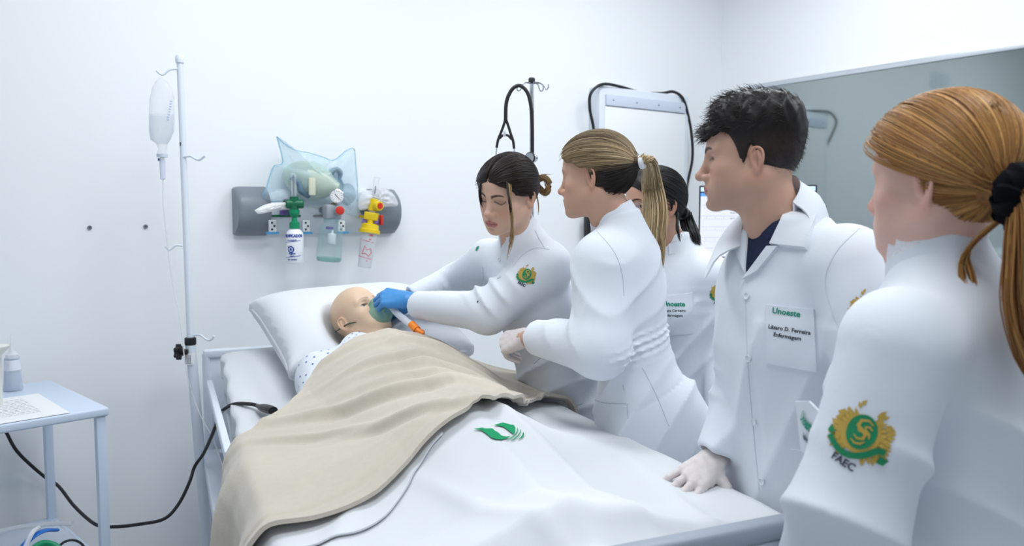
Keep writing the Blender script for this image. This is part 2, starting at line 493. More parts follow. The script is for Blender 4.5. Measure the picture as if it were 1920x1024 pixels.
# ------------------------------------------------------------------ torsos and cloth
def table(rows, n=120):
    rows = np.array(rows, float); s = rows[:, 0]; S = np.linspace(s[0], s[-1], n); out = [S]
    for c in range(1, rows.shape[1]):
        v = np.interp(S, s, rows[:, c]); k = np.hanning(13); k /= k.sum()
        out.append(np.convolve(np.pad(v, 6, mode='edge'), k, 'valid'))
    return np.array(out, np.float32)
def s_loft(P, base, axis, fwd, tab, ends=True):
    """lofted ellipse stack: rows s, a (half width), b (half depth), cx, cy"""
    ax = unit(axis); fw = unit(np.asarray(fwd) - ax * (np.asarray(fwd) @ ax)); rt = np.cross(fw, ax)
    q = P - np.asarray(base, np.float32)
    s = q @ ax.astype(np.float32); u = q @ rt.astype(np.float32); v = q @ fw.astype(np.float32)
    S = tab[0]; a = np.interp(s, S, tab[1]); b = np.interp(s, S, tab[2]); cx = np.interp(s, S, tab[3]); cy = np.interp(s, S, tab[4])
    u = (u - cx); v = (v - cy)
    k0 = np.sqrt((u / a) ** 2 + (v / b) ** 2); k1 = np.sqrt((u / a ** 2) ** 2 + (v / b ** 2) ** 2) + 1e-6
    d = k0 * (k0 - 1) / k1
    if ends: d = smax(d, np.maximum(S[0] - s, s - S[-1]), .01)
    return d.astype(np.float32)
def loft_axes(axis, fwd):
    ax = unit(axis); fw = unit(np.asarray(fwd) - ax * (np.asarray(fwd) @ ax)); return np.cross(fw, ax), fw, ax
TORSO_F = [(-.16, .172, .120, 0, 0), (-.06, .183, .130, 0, -.005), (.03, .178, .128, 0, -.005), (.12, .150, .108, 0, 0), (.20, .140, .102, 0, .004), (.31, .150, .122, 0, .014), (.39, .152, .108, 0, .004), (.44, .135, .088, 0, -.006), (.475, .085, .070, 0, -.012), (.52, .056, .056, 0, -.010)]
TORSO_M = [(-.30, .190, .140, 0, 0), (-.16, .185, .135, 0, 0), (0, .178, .128, 0, 0), (.14, .172, .118, 0, 0), (.30, .182, .128, 0, .008), (.42, .188, .118, 0, 0), (.49, .165, .095, 0, -.008), (.53, .100, .078, 0, -.012), (.58, .064, .064, 0, -.008)]
def scaled(rows, L, ref, w=1.0, dep=1.0):
    k = L / ref
    return table([(s * k, a * w, b * dep, cx, cy) for s, a, b, cx, cy in rows])
def ridge(P, k, seed=0, warp=.8, wf=6.0):
    """sharp-crested parallel folds, k = wave vector"""
    ph = P @ np.asarray(k, np.float32) + warp * noise3(P * np.float32(wf), seed)
    return (1 - np.abs(np.sin(ph))) ** 1.6
def arm_folds(P, a, b, amp, lam, lo, hi, seed=0, side=None):
    """crumples across a limb from a to b between fractions lo..hi; side: only where the limb faces that way"""
    a = np.asarray(a, np.float32); b = np.asarray(b, np.float32); d = b - a; L = np.linalg.norm(d)
    q = P - a; t = q @ d / (L * L)
    rad = q - t[:, None] * d
    m = step(t, lo - .12, lo + .05) * step(-t, -hi - .12, -hi + .05)
    if side is not None:
        rn = rad / (_n(rad)[:, None] + 1e-6); m = m * step(rn @ unit(side).astype(np.float32), -.5, .6)
    near = step(-_n(rad), -.16, -.09)
    ph = t * L / lam * 6.283 + 2.0 * noise3(P * np.float32(17.), seed) + 3.4 * noise3(P * np.float32(7.), seed + 1)
    m = m * step(noise3(P * np.float32(11.), seed + 7), -.5, .5)
    return amp * 1.15 * m * near * ((1 - np.abs(np.sin(ph * .5))) ** 1.5)
def wrinkle(P, amp, freq, seed, stretch=None):
    Q = P if stretch is None else P @ np.asarray(stretch, np.float32)
    return amp * noise3(Q * np.float32(freq), seed, 2)
def legs_sdf(P, hip, fwd, half=.085, foot_z=.10, r=(.085, .062, .060)):
    """trouser legs from the hip down to the shoes, standing"""
    rt, fw, up = loft_axes((0, 0, 1), fwd); d = None
    for sx in (-1, 1):
        h = hip + rt * sx * half; h = np.array([h[0], h[1], h[2] - .05]); g = np.array([h[0], h[1], foot_z]) + rt * sx * .01
        kn = (h + g) / 2 + fw * .015
        e = s_chain(P, [h, kn, g], r, .03); d = e if d is None else smin(d, e, .02)
    return smax(d, (foot_z - .03) - P[:, 2], .01)
def shoes(hip, fwd, parent, m, half=.085, name='shoe'):
    rt, fw, up = loft_axes((0, 0, 1), fwd)
    for sx in (-1, 1):
        c = np.array([hip[0], hip[1], 0]) + rt * sx * (half + .01)
        R = np.stack([rt, fw, up], 1)
        def f(P):
            d = s_ell(P, (0, .10, .035), (.042, .10, .034)); d = smin(d, s_ell(P, (0, -.01, .05), (.036, .065, .05)), .03)
            return smax(d, -P[:, 2] + .002, .006)
        V, F = mesh_sdf(f, (-.06, -.10, -.01), (.06, .22, .12), .007)
        o = mesh_from(name, xf(V, R, c), F, m); adopt(o, parent)

# ------------------------------------------------------------------ cloth stuck onto cloth: pockets, patches, lettering
def bvh_of(V, F): return BVHTree.FromPolygons([tuple(v) for v in np.asarray(V, float).tolist()], [tuple(f) for f in F.tolist()])
CAMP = Vector((0, 0, CAMZ))
def cast(bvh, px, py):
    h = bvh.ray_cast(CAMP, Vector(ray_dir(px, py)))
    if h[0] is None: return None, None
    n = np.array(h[1]);
    d = ray_dir(px, py)
    if n @ d > 0: n = -n
    return np.array(h[0]), n
def smooth_n(bvh, p, rad=.02):
    """averaged normal round a surface point"""
    ns = []
    for k in range(12):
        a = k * 2.4; q = Vector(p) + Vector((math.cos(a), math.sin(a), math.sin(a * 1.7))) * rad
        h = bvh.find_nearest(q)
        if h[0] is not None: ns.append(np.array(h[1]))
    return unit(np.mean(ns, 0))
def onto(bvh, p, n, off, reach=.08):
    h = bvh.ray_cast(Vector(p + n * reach), Vector(-n), reach * 2.2)
    if h[0] is None:
        h = bvh.find_nearest(Vector(p))
    return np.array(h[0]) + n * off
def seat_frame(bvh, px, py, up=None):
    p, n = cast(bvh, px, py)
    if p is None:
        print('MISS', px, py); h = bvh.find_nearest(CAMP + Vector(ray_dir(px, py)) * 2.0); p = np.array(h[0])
    n = smooth_n(bvh, p); d = ray_dir(px, py)
    if n @ d > 0: n = -n
    up = np.array([0, 0, 1.0]) if up is None else np.asarray(up, float)
    u = unit(up - n * (up @ n)); r = np.cross(u, n)
    return p, n, r, u
def stick(name, V2, F, fr, bvh, m, parent, off=.0012, scale=1.0, mats=None, smooth=False):
    p, n, r, u = fr
    V = [onto(bvh, p + r * x * scale + u * y * scale, n, off + (z if len(v) > 2 else 0)) for v in V2 for x, y, z in [(v[0], v[1], v[2] if len(v) > 2 else 0)]]
    o = mesh_from(name, np.array(V), F, m, parent, smooth, mats=mats)
    return o
def slab_patch(name, corners, bvh, m, parent, nu=8, nv=8, off=.001, th=.003, pix=True, fr=None, edge=None):
    """cloth piece with thickness on a surface; corners in pixels (through the camera onto the cloth) or frame metres"""
    G = np.zeros((nv + 1, nu + 1, 3)); N = np.zeros_like(G); c = np.array(corners, float)
    ok = True; last = None
    for j in range(nv + 1):
        for i in range(nu + 1):
            s, t = i / nu, j / nv
            q = c[0] * (1 - s) * (1 - t) + c[1] * s * (1 - t) + c[2] * s * t + c[3] * (1 - s) * t
            if pix:
                p, n = cast(bvh, *q)
                if p is None and last is None:
                    h = bvh.find_nearest(Vector(at(q[0], q[1], 1.0) * 0 + np.array([0, 0, CAMZ]) + ray_dir(*q) * 2.0)); p, n = np.array(h[0]), np.array(h[1])
                elif p is None: p, n = last
                last = (p, n)
            else:
                P0, nn, r, u = fr; p = onto(bvh, P0 + r * q[0] + u * q[1], nn, 0); n = nn
            G[j, i] = p; N[j, i] = n
    n0 = unit(N.mean((0, 1)))
    for _ in range(2):
        N = (N + n0 * .6); N /= np.linalg.norm(N, axis=2, keepdims=True)
    top = G + N * (off + th); bot = G - N * .002
    mb = MB(); mb.grid(top)
    ring = [(0, i) for i in range(nu + 1)] + [(j, nu) for j in range(1, nv + 1)] + [(nv, i) for i in range(nu - 1, -1, -1)] + [(j, 0) for j in range(nv - 1, 0, -1)]
    A = np.array([top[a] for a in ring]); B = np.array([bot[a] for a in ring]); k = len(ring)
    mb.add(np.concatenate([A, B]), [(i, k + i, k + (i + 1) % k, (i + 1) % k) for i in range(k)])
    o = mb.build(name, m, parent, auto=50)
    o.data.update()
    return o
def bvh_obj(o): return bvh_of(np.array([v.co[:] for v in o.data.vertices]), np.array([p.vertices[:] for p in o.data.polygons]))
def seam(bv, pts, ct, n=24, r=.0010):
    """the soft shade line of a seam, following the cloth"""
    c3 = []
    for x, y in spline([(a, b, 0) for a, b in pts], n)[:, :2]:
        p, nn = cast(bv, x, y)
        if p is not None and (not c3 or np.linalg.norm(p - c3[-1]) < .06): c3.append(p + nn * .0004)
    if len(c3) > 3: MB().tube(np.array(c3), r, 5).build('seam', mat('seam_shade', (.60, .645, .73), .9), ct)  # tube in a darker cloth colour paints the shading along the seam
def text_mesh(s, size=1.0, bold=0.0, align='CENTER'):
    cu = bpy.data.curves.new('lettering', 'FONT'); cu.body = s; cu.size = size; cu.align_x = align; cu.offset = bold; cu.resolution_u = 2
    ob = bpy.data.objects.new('lettering', cu); COL.objects.link(ob)
    dg = bpy.context.evaluated_depsgraph_get(); me = bpy.data.meshes.new_from_object(ob.evaluated_get(dg))
    V = [tuple(v.co) for v in me.vertices]; F = [tuple(p.vertices) for p in me.polygons]
    bpy.data.objects.remove(ob); bpy.data.curves.remove(cu); bpy.data.meshes.remove(me)
    return V, F
def lettering(name, s, fr, bvh, m, parent, size, dx=0, dy=0, bold=.0, off=.0016, align='CENTER', rot=0.0, sx=1.0):
    V, F = text_mesh(s, size, bold, align); c, sn = math.cos(rot), math.sin(rot)
    V = [((x * sx) * c - y * sn + dx, (x * sx) * sn + y * c + dy) for x, y, z in V]
    return stick(name, V, F, fr, bvh, m, parent, off)
def disc2(cx, cy, rx, ry, n=20, z=0.0):
    return [(cx, cy, z)] + [(cx + rx * math.cos(2 * math.pi * i / n), cy + ry * math.sin(2 * math.pi * i / n), z) for i in range(n)], [(0, 1 + i, 1 + (i + 1) % n) for i in range(n)]
def band2(pts, w, z=0.0):
    """ribbon along 2-D points; w scalar or list"""
    P = np.array(pts, float); w = np.broadcast_to(np.asarray(w, float), (len(P),)); T = np.gradient(P, axis=0); T /= np.linalg.norm(T, axis=1, keepdims=True) + 1e-9
    N = np.stack([-T[:, 1], T[:, 0]], 1); A = P + N * w[:, None] / 2; B = P - N * w[:, None] / 2; n = len(P)
    return [(x, y, z) for x, y in A] + [(x, y, z) for x, y in B], [(i, n + i, n + i + 1, i + 1) for i in range(n - 1)]
def crest(fr, bvh, parent, size, word='FAEC', tilt=0.0):
    """embroidered crest: gold foliage, green oval with a gold scroll, green ribbon, dark lettering under it"""
    V, F, M = [], [], []
    def add(vf, mi):
        v, f = vf; n = len(V); V.extend(v); F.extend(tuple(i + n for i in x) for x in f); M.extend([mi] * len(f))
    rg = random.Random(5)
    for k in range(56):       # foliage either side
        sd = -1 if k % 2 else 1; t = rg.random(); a = math.radians(-62 + 128 * t)
        rr = rg.uniform(.55, .92) * (1.0 - .12 * t); x = sd * rr * math.cos(a) * .92; y = rr * math.sin(a) + .06
        if sd < 0 and t > .85: y += .12
        an = a + rg.uniform(-.9, .9); L = rg.uniform(.20, .32)
        c, s = math.cos(an), math.sin(an)
        lf = [(0, 0), (.40 * L, .30 * L), (L, 0), (.40 * L, -.30 * L)]
        add(([(x + sd * (p * c - q * s), y + p * s + q * c, .0002 + .0001 * (k % 3)) for p, q in lf], [(0, 1, 2, 3)]), 1)
    for sd in (-1, 1):        # body of the wreath
        out = []; n = 22
        for i in range(n):
            t = i / (n - 1); a = math.radians(-66 + 130 * t); rr = (.96 - .10 * t) * (1 + .13 * (-1) ** i) * (1 - .25 * abs(t - .35)); out.append((sd * rr * math.cos(a) * .98, rr * math.sin(a) + .05, .0003))
        inn = [(sd * .35 * math.cos(math.radians(-66 + 130 * i / 7)), .45 * math.sin(math.radians(-66 + 130 * i / 7)), .0003) for i in range(7, -1, -1)]
        m = len(out); V0 = out + [(sd * .38 * math.cos(math.radians(-66 + 130 * i / (n - 1))), .45 * math.sin(math.radians(-66 + 130 * i / (n - 1))), .0003) for i in range(n)]
        add((V0, [(i, i + 1, m + i + 1, m + i) for i in range(n - 1)]), 1)
    add(disc2(0, .02, .60, .62, 26, .0006), 1)
    add(disc2(.02, .10, .46, .56, 26, .0009), 0)
    add(band2([(.28, .42), (.10, .52), (-.10, .44), (-.14, .26), (.02, .16), (.16, .08), (.14, -.08), (-.02, -.14), (-.16, -.06)], [.03, .07, .10, .12, .12, .12, .10, .07, .03], .0014), 1)
    add(band2([(.30, .26), (.20, .34), (.08, .30), (.12, .20), (.26, .12), (.30, -.02)], [.04, .07, .06, .08, .08, .03], .0014), 1)
    add(band2([(-.20, -.22), (-.05, -.30), (.12, -.26), (.22, -.14)], [.03, .07, .07, .03], .0014), 1)
    add(band2([(-.86 + i * .086, -.22 - .52 * math.sin(math.pi * min(1, (i + 1.6) / 19.0)) ** .8) for i in range(21)], .20, .0016), 0)
    add(([(-.94, -.08, .0016), (-.72, -.24, .0016), (-.86, -.36, .0016), (-1.0, -.30, .0016)], [(0, 1, 2, 3)]), 0)
    add(([(.76, -.36, .0016), (1.02, -.40, .0016), (.92, -.62, .0016), (.72, -.60, .0016)], [(0, 1, 2, 3)]), 0)
    c, s = math.cos(tilt), math.sin(tilt)
    V2 = [((x * c - y * s) * size, (x * s + y * c) * size, z) for x, y, z in V]
    o = stick('embroidered_crest', V2, F, fr, bvh, [M_GREEN, M_GOLD], parent, off=.0010, mats=M)
    o['label'] = 'gold and green embroidered crest'
    if word:
        lettering('embroidered_lettering', word, fr, bvh, M_INK, parent, size * .34, dx=(-.15 * c + 1.12 * s) * size, dy=(-.15 * s - 1.12 * c) * size, bold=.0004, rot=tilt - .12)
def collar_band(base, axis, fwd, a, b, h, gap, m, parent, name='collar', flare=.004, th=.0035, lean=0.0, gap_dir=0.0, frill=0.0, back=0.012):
    """standing collar round the neck: open by `gap` radians at the front"""
    rt, fw, ax = loft_axes(axis, fwd); n = 44; rows = 6; base = np.asarray(base, float)
    outer = np.zeros((rows, n, 3)); inner = np.zeros((rows, n, 3))
    for i in range(n):
        ph = gap / 2 + (2 * math.pi - gap) * i / (n - 1) + gap_dir
        front = math.cos(ph)           # +1 at the front
        for j in range(rows):
            t = j / (rows - 1)
            hh = h * (1 - .18 * max(front, 0)) * t + back * (-front) * .9
            k = 1 + (flare / a) * (1 - t) * 2.2 + frill * math.sin(i * 2.4) * t
            d = rt * math.sin(ph) * a * k + fw * math.cos(ph) * b * k
            p = base + d + ax * hh + fw * lean * t
            outer[j, i] = p; inner[j, i] = p - unit(d) * th
    mb = MB(); mb.grid(outer); mb.grid(inner[:, ::-1])
    for A, B in ((outer[-1], inner[-1]), (inner[0], outer[0])):
        mb.grid(np.stack([A, B]))
    mb.grid(np.stack([outer[:, 0], inner[:, 0]])); mb.grid(np.stack([inner[:, -1], outer[:, -1]]))
    return mb.build(name, m, parent, auto=60)
def button_on(bvh, px, py, m, parent, r=.0065, name='button'):
    p, n = cast(bvh, px, py)
    if p is None: return
    n = smooth_n(bvh, p)
    if n @ ray_dir(px, py) > 0: n = -n
    mb = MB(); mb.lathe([(r * .2, .0005), (r * .75, .0008), (r * .8, .0022), (r, .0024), (r, .0004), (r * .9, -.001)], p + n * .001, n, 14)
    return mb.build(name, m, parent)

# ------------------------------------------------------------------ hair
def strand_tubes(paths, rad, seg=4, cols=None):
    """many strands (n, k, 3) as thin tubes -> V, F, C"""
    Pn = np.asarray(paths, float); n, k, _ = Pn.shape
    T = np.gradient(Pn, axis=1); T /= np.linalg.norm(T, axis=2, keepdims=True) + 1e-9
    ref = np.array([.31, .52, .79]); U = np.cross(T, ref); U /= np.linalg.norm(U, axis=2, keepdims=True) + 1e-9; Wv = np.cross(T, U)
    r = np.broadcast_to(np.asarray(rad, float), (n, k))
    ang = np.arange(seg) / seg * 2 * np.pi
    V = Pn[:, :, None] + r[:, :, None, None] * (np.cos(ang)[None, None, :, None] * U[:, :, None] + np.sin(ang)[None, None, :, None] * Wv[:, :, None])
    idx = np.arange(n * k * seg).reshape(n, k, seg)
    a = idx[:, :-1]; b = idx[:, 1:]; a2 = np.roll(a, -1, 2); b2 = np.roll(b, -1, 2)
    F = np.stack([a, a2, b2, b], -1).reshape(-1, 4)
    C = None
    if cols is not None:
        cols = np.asarray(cols, float)
        C = np.broadcast_to(cols[:, None, None, :] if cols.ndim == 2 else cols[:, :, None, :], (n, k, seg, 3)).reshape(-1, 3)
    return V.reshape(-1, 3).astype(np.float32), F.astype(np.int32), C
def hair_color(n, cols, rg, jitter=.18):
    """pick between given colours with brightness jitter"""
    cols = np.asarray(cols, float); w = rg.random((n, 1)); i = rg.integers(0, len(cols), n); j = rg.integers(0, len(cols), n)
    c = cols[i] * w + cols[j] * (1 - w)
    return np.clip(c * (1 + jitter * rg.normal(size=(n, 1))), 0.002, 1)
def scalp(P, grow=0.0):
    d = s_ell(P, (0, -.006, .024), (.0735 + grow, .092 + grow, .086 + grow))
    return smin(d, s_ell(P, (0, .032, .030), (.062 + grow, .060 + grow, .060 + grow)), .03)
def pulled_hair(tie, cols, rg, grow=.010, hairline=.055, part=None, low=-.045, n_str=900, res=.0026, cover_ear=.0, streak=None, front_y=.062, ear_z=.018, temple=.018):
    """hair combed from the hairline to a tie point (head space): cap + strands -> V, F, C"""
    tie = np.asarray(tie, float); c0 = np.array([0, -.004, .022])
    tdir = unit(tie - c0); R = frame(tdir)         # azimuth about the tie axis
    def az(P):
        q = (P - c0) @ R; return np.arctan2(q[:, 2], q[:, 0]), q[:, 1] / (_n(q) + 1e-9)
    def line(P):
        """>0 where hair grows"""
        x = np.abs(P[:, 0]); y = P[:, 1]; z = P[:, 2]
        front = front_y + .030 * step(z, .005, .066) - y - .012 * step(x, .03, .07) * (z < .05)      # forehead / temples
        ear = step(y, -.016, .006)                         # in front of the ear keep above it
        lowz = z - (low + (ear_z - low) * ear * (1 - cover_ear) + temple * step(y, .022, .055))
        return np.minimum(front, lowz)
    def f(P):
        a, t = az(P)
        g = .0011 * np.sin(a * 46 + 2 * np.sin(a * 7)) + .0009 * np.sin(a * 91 + 1.3) + .0012 * np.sin(a * 19 + .5)
        d = scalp(P, grow) - g * step(t, -.98, -.6)
        if part is not None: d = d + .0130 * np.exp(-((P[:, 0] - part) / .0032) ** 2) * step(P[:, 1], -.03, .02)
        d = smax(d, -line(P), .010)
        d = smin(d, s_cap(P, tie - tdir * .03, tie, .020, .015), .022)
        return smax(d, -scalp(P, -.004), .002)
    V, F = mesh_sdf(f, (-.1, -.14, -.09), (.1, .115, .135), res)
    a, t = az(V)
    base = np.asarray(cols[0], float)
    mixv = (.5 + .5 * np.sin(a * 23 + 3 * np.sin(a * 5))) * .6 + .4 * (.5 + .5 * np.sin(a * 57))
    C = np.asarray(cols[0]) * (1 - mixv[:, None]) + np.asarray(cols[-1]) * mixv[:, None]
    if streak is not None: C = streak(V, C)
    # strands
    paths = []; k = 14
    tries = 0
    while len(paths) < n_str and tries < n_str * 6:
        tries += 1
        p = rg.normal(size=3); p /= np.linalg.norm(p)
        q = c0 + p * np.array([.078, .098, .09])
        if line(q[None])[0] < .001: continue
        if part is not None and abs(q[0] - part) < .006 and q[1] > -.02: continue
        d0 = unit(q - c0); w = math.acos(np.clip(d0 @ tdir, -1, 1))
        if w < .25 or w > 2.75: continue
        ts = np.linspace(0, 1, k); path = []
        for s in ts:
            dd = (math.sin((1 - s) * w) * d0 + math.sin(s * w) * tdir) / math.sin(w); path.append(dd)
        path = np.array(path); rr = np.full(k, .06)
        for _ in range(7):
            pp = (c0 + path * rr[:, None]).astype(np.float32); rr = rr - np.minimum(scalp(pp, grow + .0012 + .0012 * rg.random()), .02) * .97
        pp = c0 + path * rr[:, None]
        m = step(ts, .8, 1.0)[:, None]; pp = pp * (1 - m) + (tie + rg.normal(size=3) * .006) * m
        paths.append(pp)
    paths = np.array(paths); cc = hair_color(len(paths), cols, rg)
    if streak is not None: cc = streak(paths[:, 2], cc)
    rad = np.outer(rg.uniform(.0005, .0011, len(paths)), .35 + .65 * np.sin(np.linspace(.25, 2.6, k)))
    V2, F2, C2 = strand_tubes(paths, rad, 4, cc)
    return join_vf([(V, F, C), (V2, F2, C2)])
def tail_hair(guide, widths, cols, rg, n=240, flat=.65, k=18, rad=.0011, side=(1, 0, 0), tip=.5, wav=.004):
    """loose bundle along a guide curve (room space)"""
    G = spline(guide, k); wd = np.interp(np.linspace(0, 1, k), np.linspace(0, 1, len(widths)), widths)
    T = np.gradient(G, axis=0); T /= np.linalg.norm(T, axis=1, keepdims=True)
    U = np.asarray(side, float)[None] - T * (T @ np.asarray(side, float))[:, None]; U /= np.linalg.norm(U, axis=1, keepdims=True); Q = np.cross(T, U)
    paths = []
    for i in range(n):
        a = rg.uniform(0, 6.283); r = math.sqrt(rg.random()); w1, w2 = rg.normal(size=2) * wav; p1 = rg.uniform(0, 6.28)
        end = 1 - tip * rg.random() ** 2 * .5
        ts = np.linspace(0, end, k); ii = ts * (k - 1)
        g = np.stack([np.interp(ii, np.arange(k), G[:, c]) for c in range(3)], 1); ww = np.interp(ii, np.arange(k), wd)
        uu = np.stack([np.interp(ii, np.arange(k), U[:, c]) for c in range(3)], 1); qq = np.stack([np.interp(ii, np.arange(k), Q[:, c]) for c in range(3)], 1)
        wv = np.sin(ts * 7 + p1)[:, None]
        paths.append(g + uu * (r * math.cos(a) * ww)[:, None] + qq * (r * math.sin(a) * ww * flat)[:, None] + (uu * w1 + qq * w2) * wv * ts[:, None])
    paths = np.array(paths); cc = hair_color(n, cols, rg)
    rr = np.outer(rg.uniform(.7, 1.3, n) * rad, np.r_[np.full(k - 4, 1), .85, .65, .4, .12])
    V, F, C = strand_tubes(paths, rr, 4, cc)
    # core that closes the gaps
    nc = 10; ang = np.arange(nc) / nc * 2 * np.pi
    ring = G[:, None] + .80 * wd[:, None, None] * (np.cos(ang)[None, :, None] * U[:, None] + flat * np.sin(ang)[None, :, None] * Q[:, None])
    ring = ring[:int(k * .82)]; kk = len(ring); idx = np.arange(kk * nc).reshape(kk, nc)
    F3 = np.stack([idx[:-1], np.roll(idx, -1, 1)[:-1], np.roll(idx, -1, 1)[1:], idx[1:]], -1).reshape(-1, 4).astype(np.int32)
    C3 = np.tile(np.asarray(cols[0], np.float32) * .8, (kk * nc, 1))
    return join_vf([(V, F, C), (ring.reshape(-1, 3).astype(np.float32), F3, C3)])
# ------------------------------------------------------------------ palette
M_WALL = mat('wall_paint', (.88, .90, .925), .75, spec=.25, bump=('noise', 90, .05, .002))
M_CEIL = mat('ceiling_paint', (.85, .86, .87), .8, spec=.2)
M_FLOOR = mat('vinyl_floor', (.50, .53, .56), .35, vary=(14, .05))
M_WHITE = mat('white_enamel', (.72, .78, .86), .35)
M_TABLE = mat('pale_blue_enamel', (.60, .70, .84), .35)
M_CLOTH = mat('white_cotton', (.72, .76, .825), .85, spec=.15, bump=('noise', 34, .10, .008))
M_SHEET = mat('white_bed_linen', (.69, .715, .75), .85, spec=.15, bump=('noise', 500, .08, .001))
M_BLANKET = mat('beige_fleece', (.56, .505, .425), .95, spec=.05, bump=('noise', 420, .35, .002), sheen=.35, vary=(60, .06))
M_GREYP = mat('grey_plastic', (.20, .23, .27), .35, bump=('noise', 300, .04, .001))
M_LGREY = mat('light_grey_panel', (.72, .77, .83), .4)
M_BLACK = mat('black_rubber', (.012, .013, .016), .5)
M_BLACKG = mat('black_plastic', (.015, .016, .018), .3)
M_CHROME = mat('chrome', (.75, .77, .80), .12, metal=1.0)
M_ALU = mat('brushed_aluminium', (.62, .66, .71), .35, metal=.6)
M_GREEN = mat('green_thread', (.005, .22, .09), .7)
M_GOLD = mat('gold_thread', (.50, .33, .06), .6)
M_INK = mat('dark_thread', (.03, .035, .06), .8)
M_TEAL = mat('teal_green_thread', (.01, .26, .17), .8)
M_LOGO = mat('green_print', (.0, .30, .12), .8)
M_GREENP = mat('green_plastic', (.005, .13, .06), .35)
M_GREENB = mat('bright_green_plastic', (.0, .25, .11), .35)
M_YEL = mat('yellow_plastic', (.80, .58, .015), .35)
M_RED = mat('red_plastic', (.60, .03, .02), .35)
M_PURP = mat('purple_plastic', (.16, .11, .36), .4)
M_BLUEP = mat('blue_label', (.06, .34, .62), .5)
M_BLUEI = mat('blue_print', (.02, .07, .36), .6)
M_REDI = mat('red_print', (.65, .06, .10), .6)
M_ORANGE = mat('orange_plastic', (.90, .25, .02), .35)
M_GLOVEB = mat('blue_nitrile', (.055, .27, .62), .42, bump=('noise', 160, .18, .002))
M_NAVY = mat('navy_cotton', (.006, .014, .048), .85, bump=('noise', 600, .2, .001))
M_SKIN = mat('skin', attr=True, rough=.48, sss=.12, spec=.4, bump=('noise', 420, .05, .001))
M_HAIR = mat('hair', attr=True, rough=.45, spec=.30)
M_BUTTON = mat('white_button', (.72, .75, .80), .3)
M_PAPER = mat('paper', (.84, .85, .87), .8)
M_DUMMY = mat('mannequin_vinyl', attr=True, rough=.45, spec=.4, sss=.08)
def glassy(name, color, alpha, rough=.15, tint=None, spec=.5):
    """thin clear plastic or glass: part see-through, part surface"""
    if name in MATS: return MATS[name]
    m = bpy.data.materials.new(name); m.use_nodes = True; MATS[name] = m; nt = m.node_tree
    b = nt.nodes['Principled BSDF']; b.inputs['Base Color'].default_value = (*color, 1); b.inputs['Roughness'].default_value = rough; b.inputs['Specular IOR Level'].default_value = spec
    tr = nt.nodes.new('ShaderNodeBsdfTransparent'); tr.inputs[0].default_value = (*(tint or (1, 1, 1)), 1)
    lw = nt.nodes.new('ShaderNodeLayerWeight'); lw.inputs['Blend'].default_value = .35
    mr = nt.nodes.new('ShaderNodeMapRange'); mr.inputs['To Min'].default_value = alpha; mr.inputs['To Max'].default_value = min(1, alpha + .45)
    nt.links.new(lw.outputs['Facing'], mr.inputs['Value'])
    mx = nt.nodes.new('ShaderNodeMixShader'); nt.links.new(mr.outputs[0], mx.inputs[0]); nt.links.new(tr.outputs[0], mx.inputs[1]); nt.links.new(b.outputs[0], mx.inputs[2])
    nt.links.new(mx.outputs[0], nt.nodes['Material Output'].inputs['Surface'])
    return m
M_CLEAR = glassy('clear_plastic', (.80, .86, .92), .16, .12)
M_FROST = glassy('frosted_plastic', (.84, .86, .90), .45, .35)
M_BAGBLUE = glassy('pale_blue_film', (.66, .85, .95), .13, .10, (.95, .985, 1.0))
M_BAGEDGE = glassy('blue_film_seal', (.30, .64, .85), .45, .2)
M_GLASS = glassy('jar_glass', (.45, .62, .64), .06, .03, (.93, .985, .985))
M_MASK = glassy('green_clear_vinyl', (.28, .52, .44), .42, .15, (.75, .95, .88))
M_RESUS = glassy('pale_green_silicone', (.55, .66, .56), .72, .3)
M_SALINE = glassy('saline_bag_film', (.84, .87, .92), .16, .15)
M_GLOVEW = glassy('white_latex', (.74, .68, .67), .82, .40, (.95, .85, .82))

# ------------------------------------------------------------------ the room
YB, XR, XL, YF = 3.45, 4.10, -1.60, -2.2
def struct(name, c, size, m):
    o = MB().box(c, size).build(name, m, smooth=False); o['kind'] = 'structure'; return o
def wpt(px, py, off=0.0):
    """point on (or off metres in front of) the back wall seen at a pixel"""
    d = ray_dir(px, py); return np.array([0, 0, CAMZ]) + d * ((YB - off) / d[1])
def rpt(px, py, off=0.0):
    d = ray_dir(px, py); return np.array([0, 0, CAMZ]) + d * ((XR - off) / d[0])
struct('floor', ((XL + XR) / 2, (YF + YB) / 2, -.05), (XR - XL + .4, YB - YF + .4, .10), M_FLOOR)
struct('ceiling', ((XL + XR) / 2, (YF + YB) / 2, ROOM_H + .05), (XR - XL + .4, YB - YF + .4, .10), M_CEIL)
struct('wall_back', ((XL + XR) / 2, YB + .06, ROOM_H / 2), (XR - XL + .4, .12, ROOM_H), M_WALL)
struct('wall_right', (XR + .06, (YF + YB) / 2, ROOM_H / 2), (.12, YB - YF, ROOM_H), M_WALL)
struct('wall_left', (XL - .06, (YF + YB) / 2, ROOM_H / 2), (.12, YB - YF, ROOM_H), M_WALL)
struct('baseboard_back', ((XL + XR) / 2, YB - .006, .04), (XR - XL, .012, .08), M_WHITE)
M_LAMP = mat('lamp_diffuser', (.9, .9, .9), .6, emit=(.95, .98, 1.0), estr=3.0)
for i, (lx, ly) in enumerate(CEIL_LIGHTS):
    e = empty('ceiling_light', (lx, ly, ROOM_H), 'flat white ceiling light panel above the frame, %s' % ('over the bed', 'over the students', 'before the bed', 'before the students')[i], 'light', 'ceiling light panels')
    adopt(MB().box((lx, ly, ROOM_H - .02), (1.22, .62, .04)).build('housing', M_WHITE, smooth=False), e)
    adopt(MB().box((lx, ly, ROOM_H - .043), (1.16, .56, .006)).build('diffuser', M_LAMP, smooth=False), e)

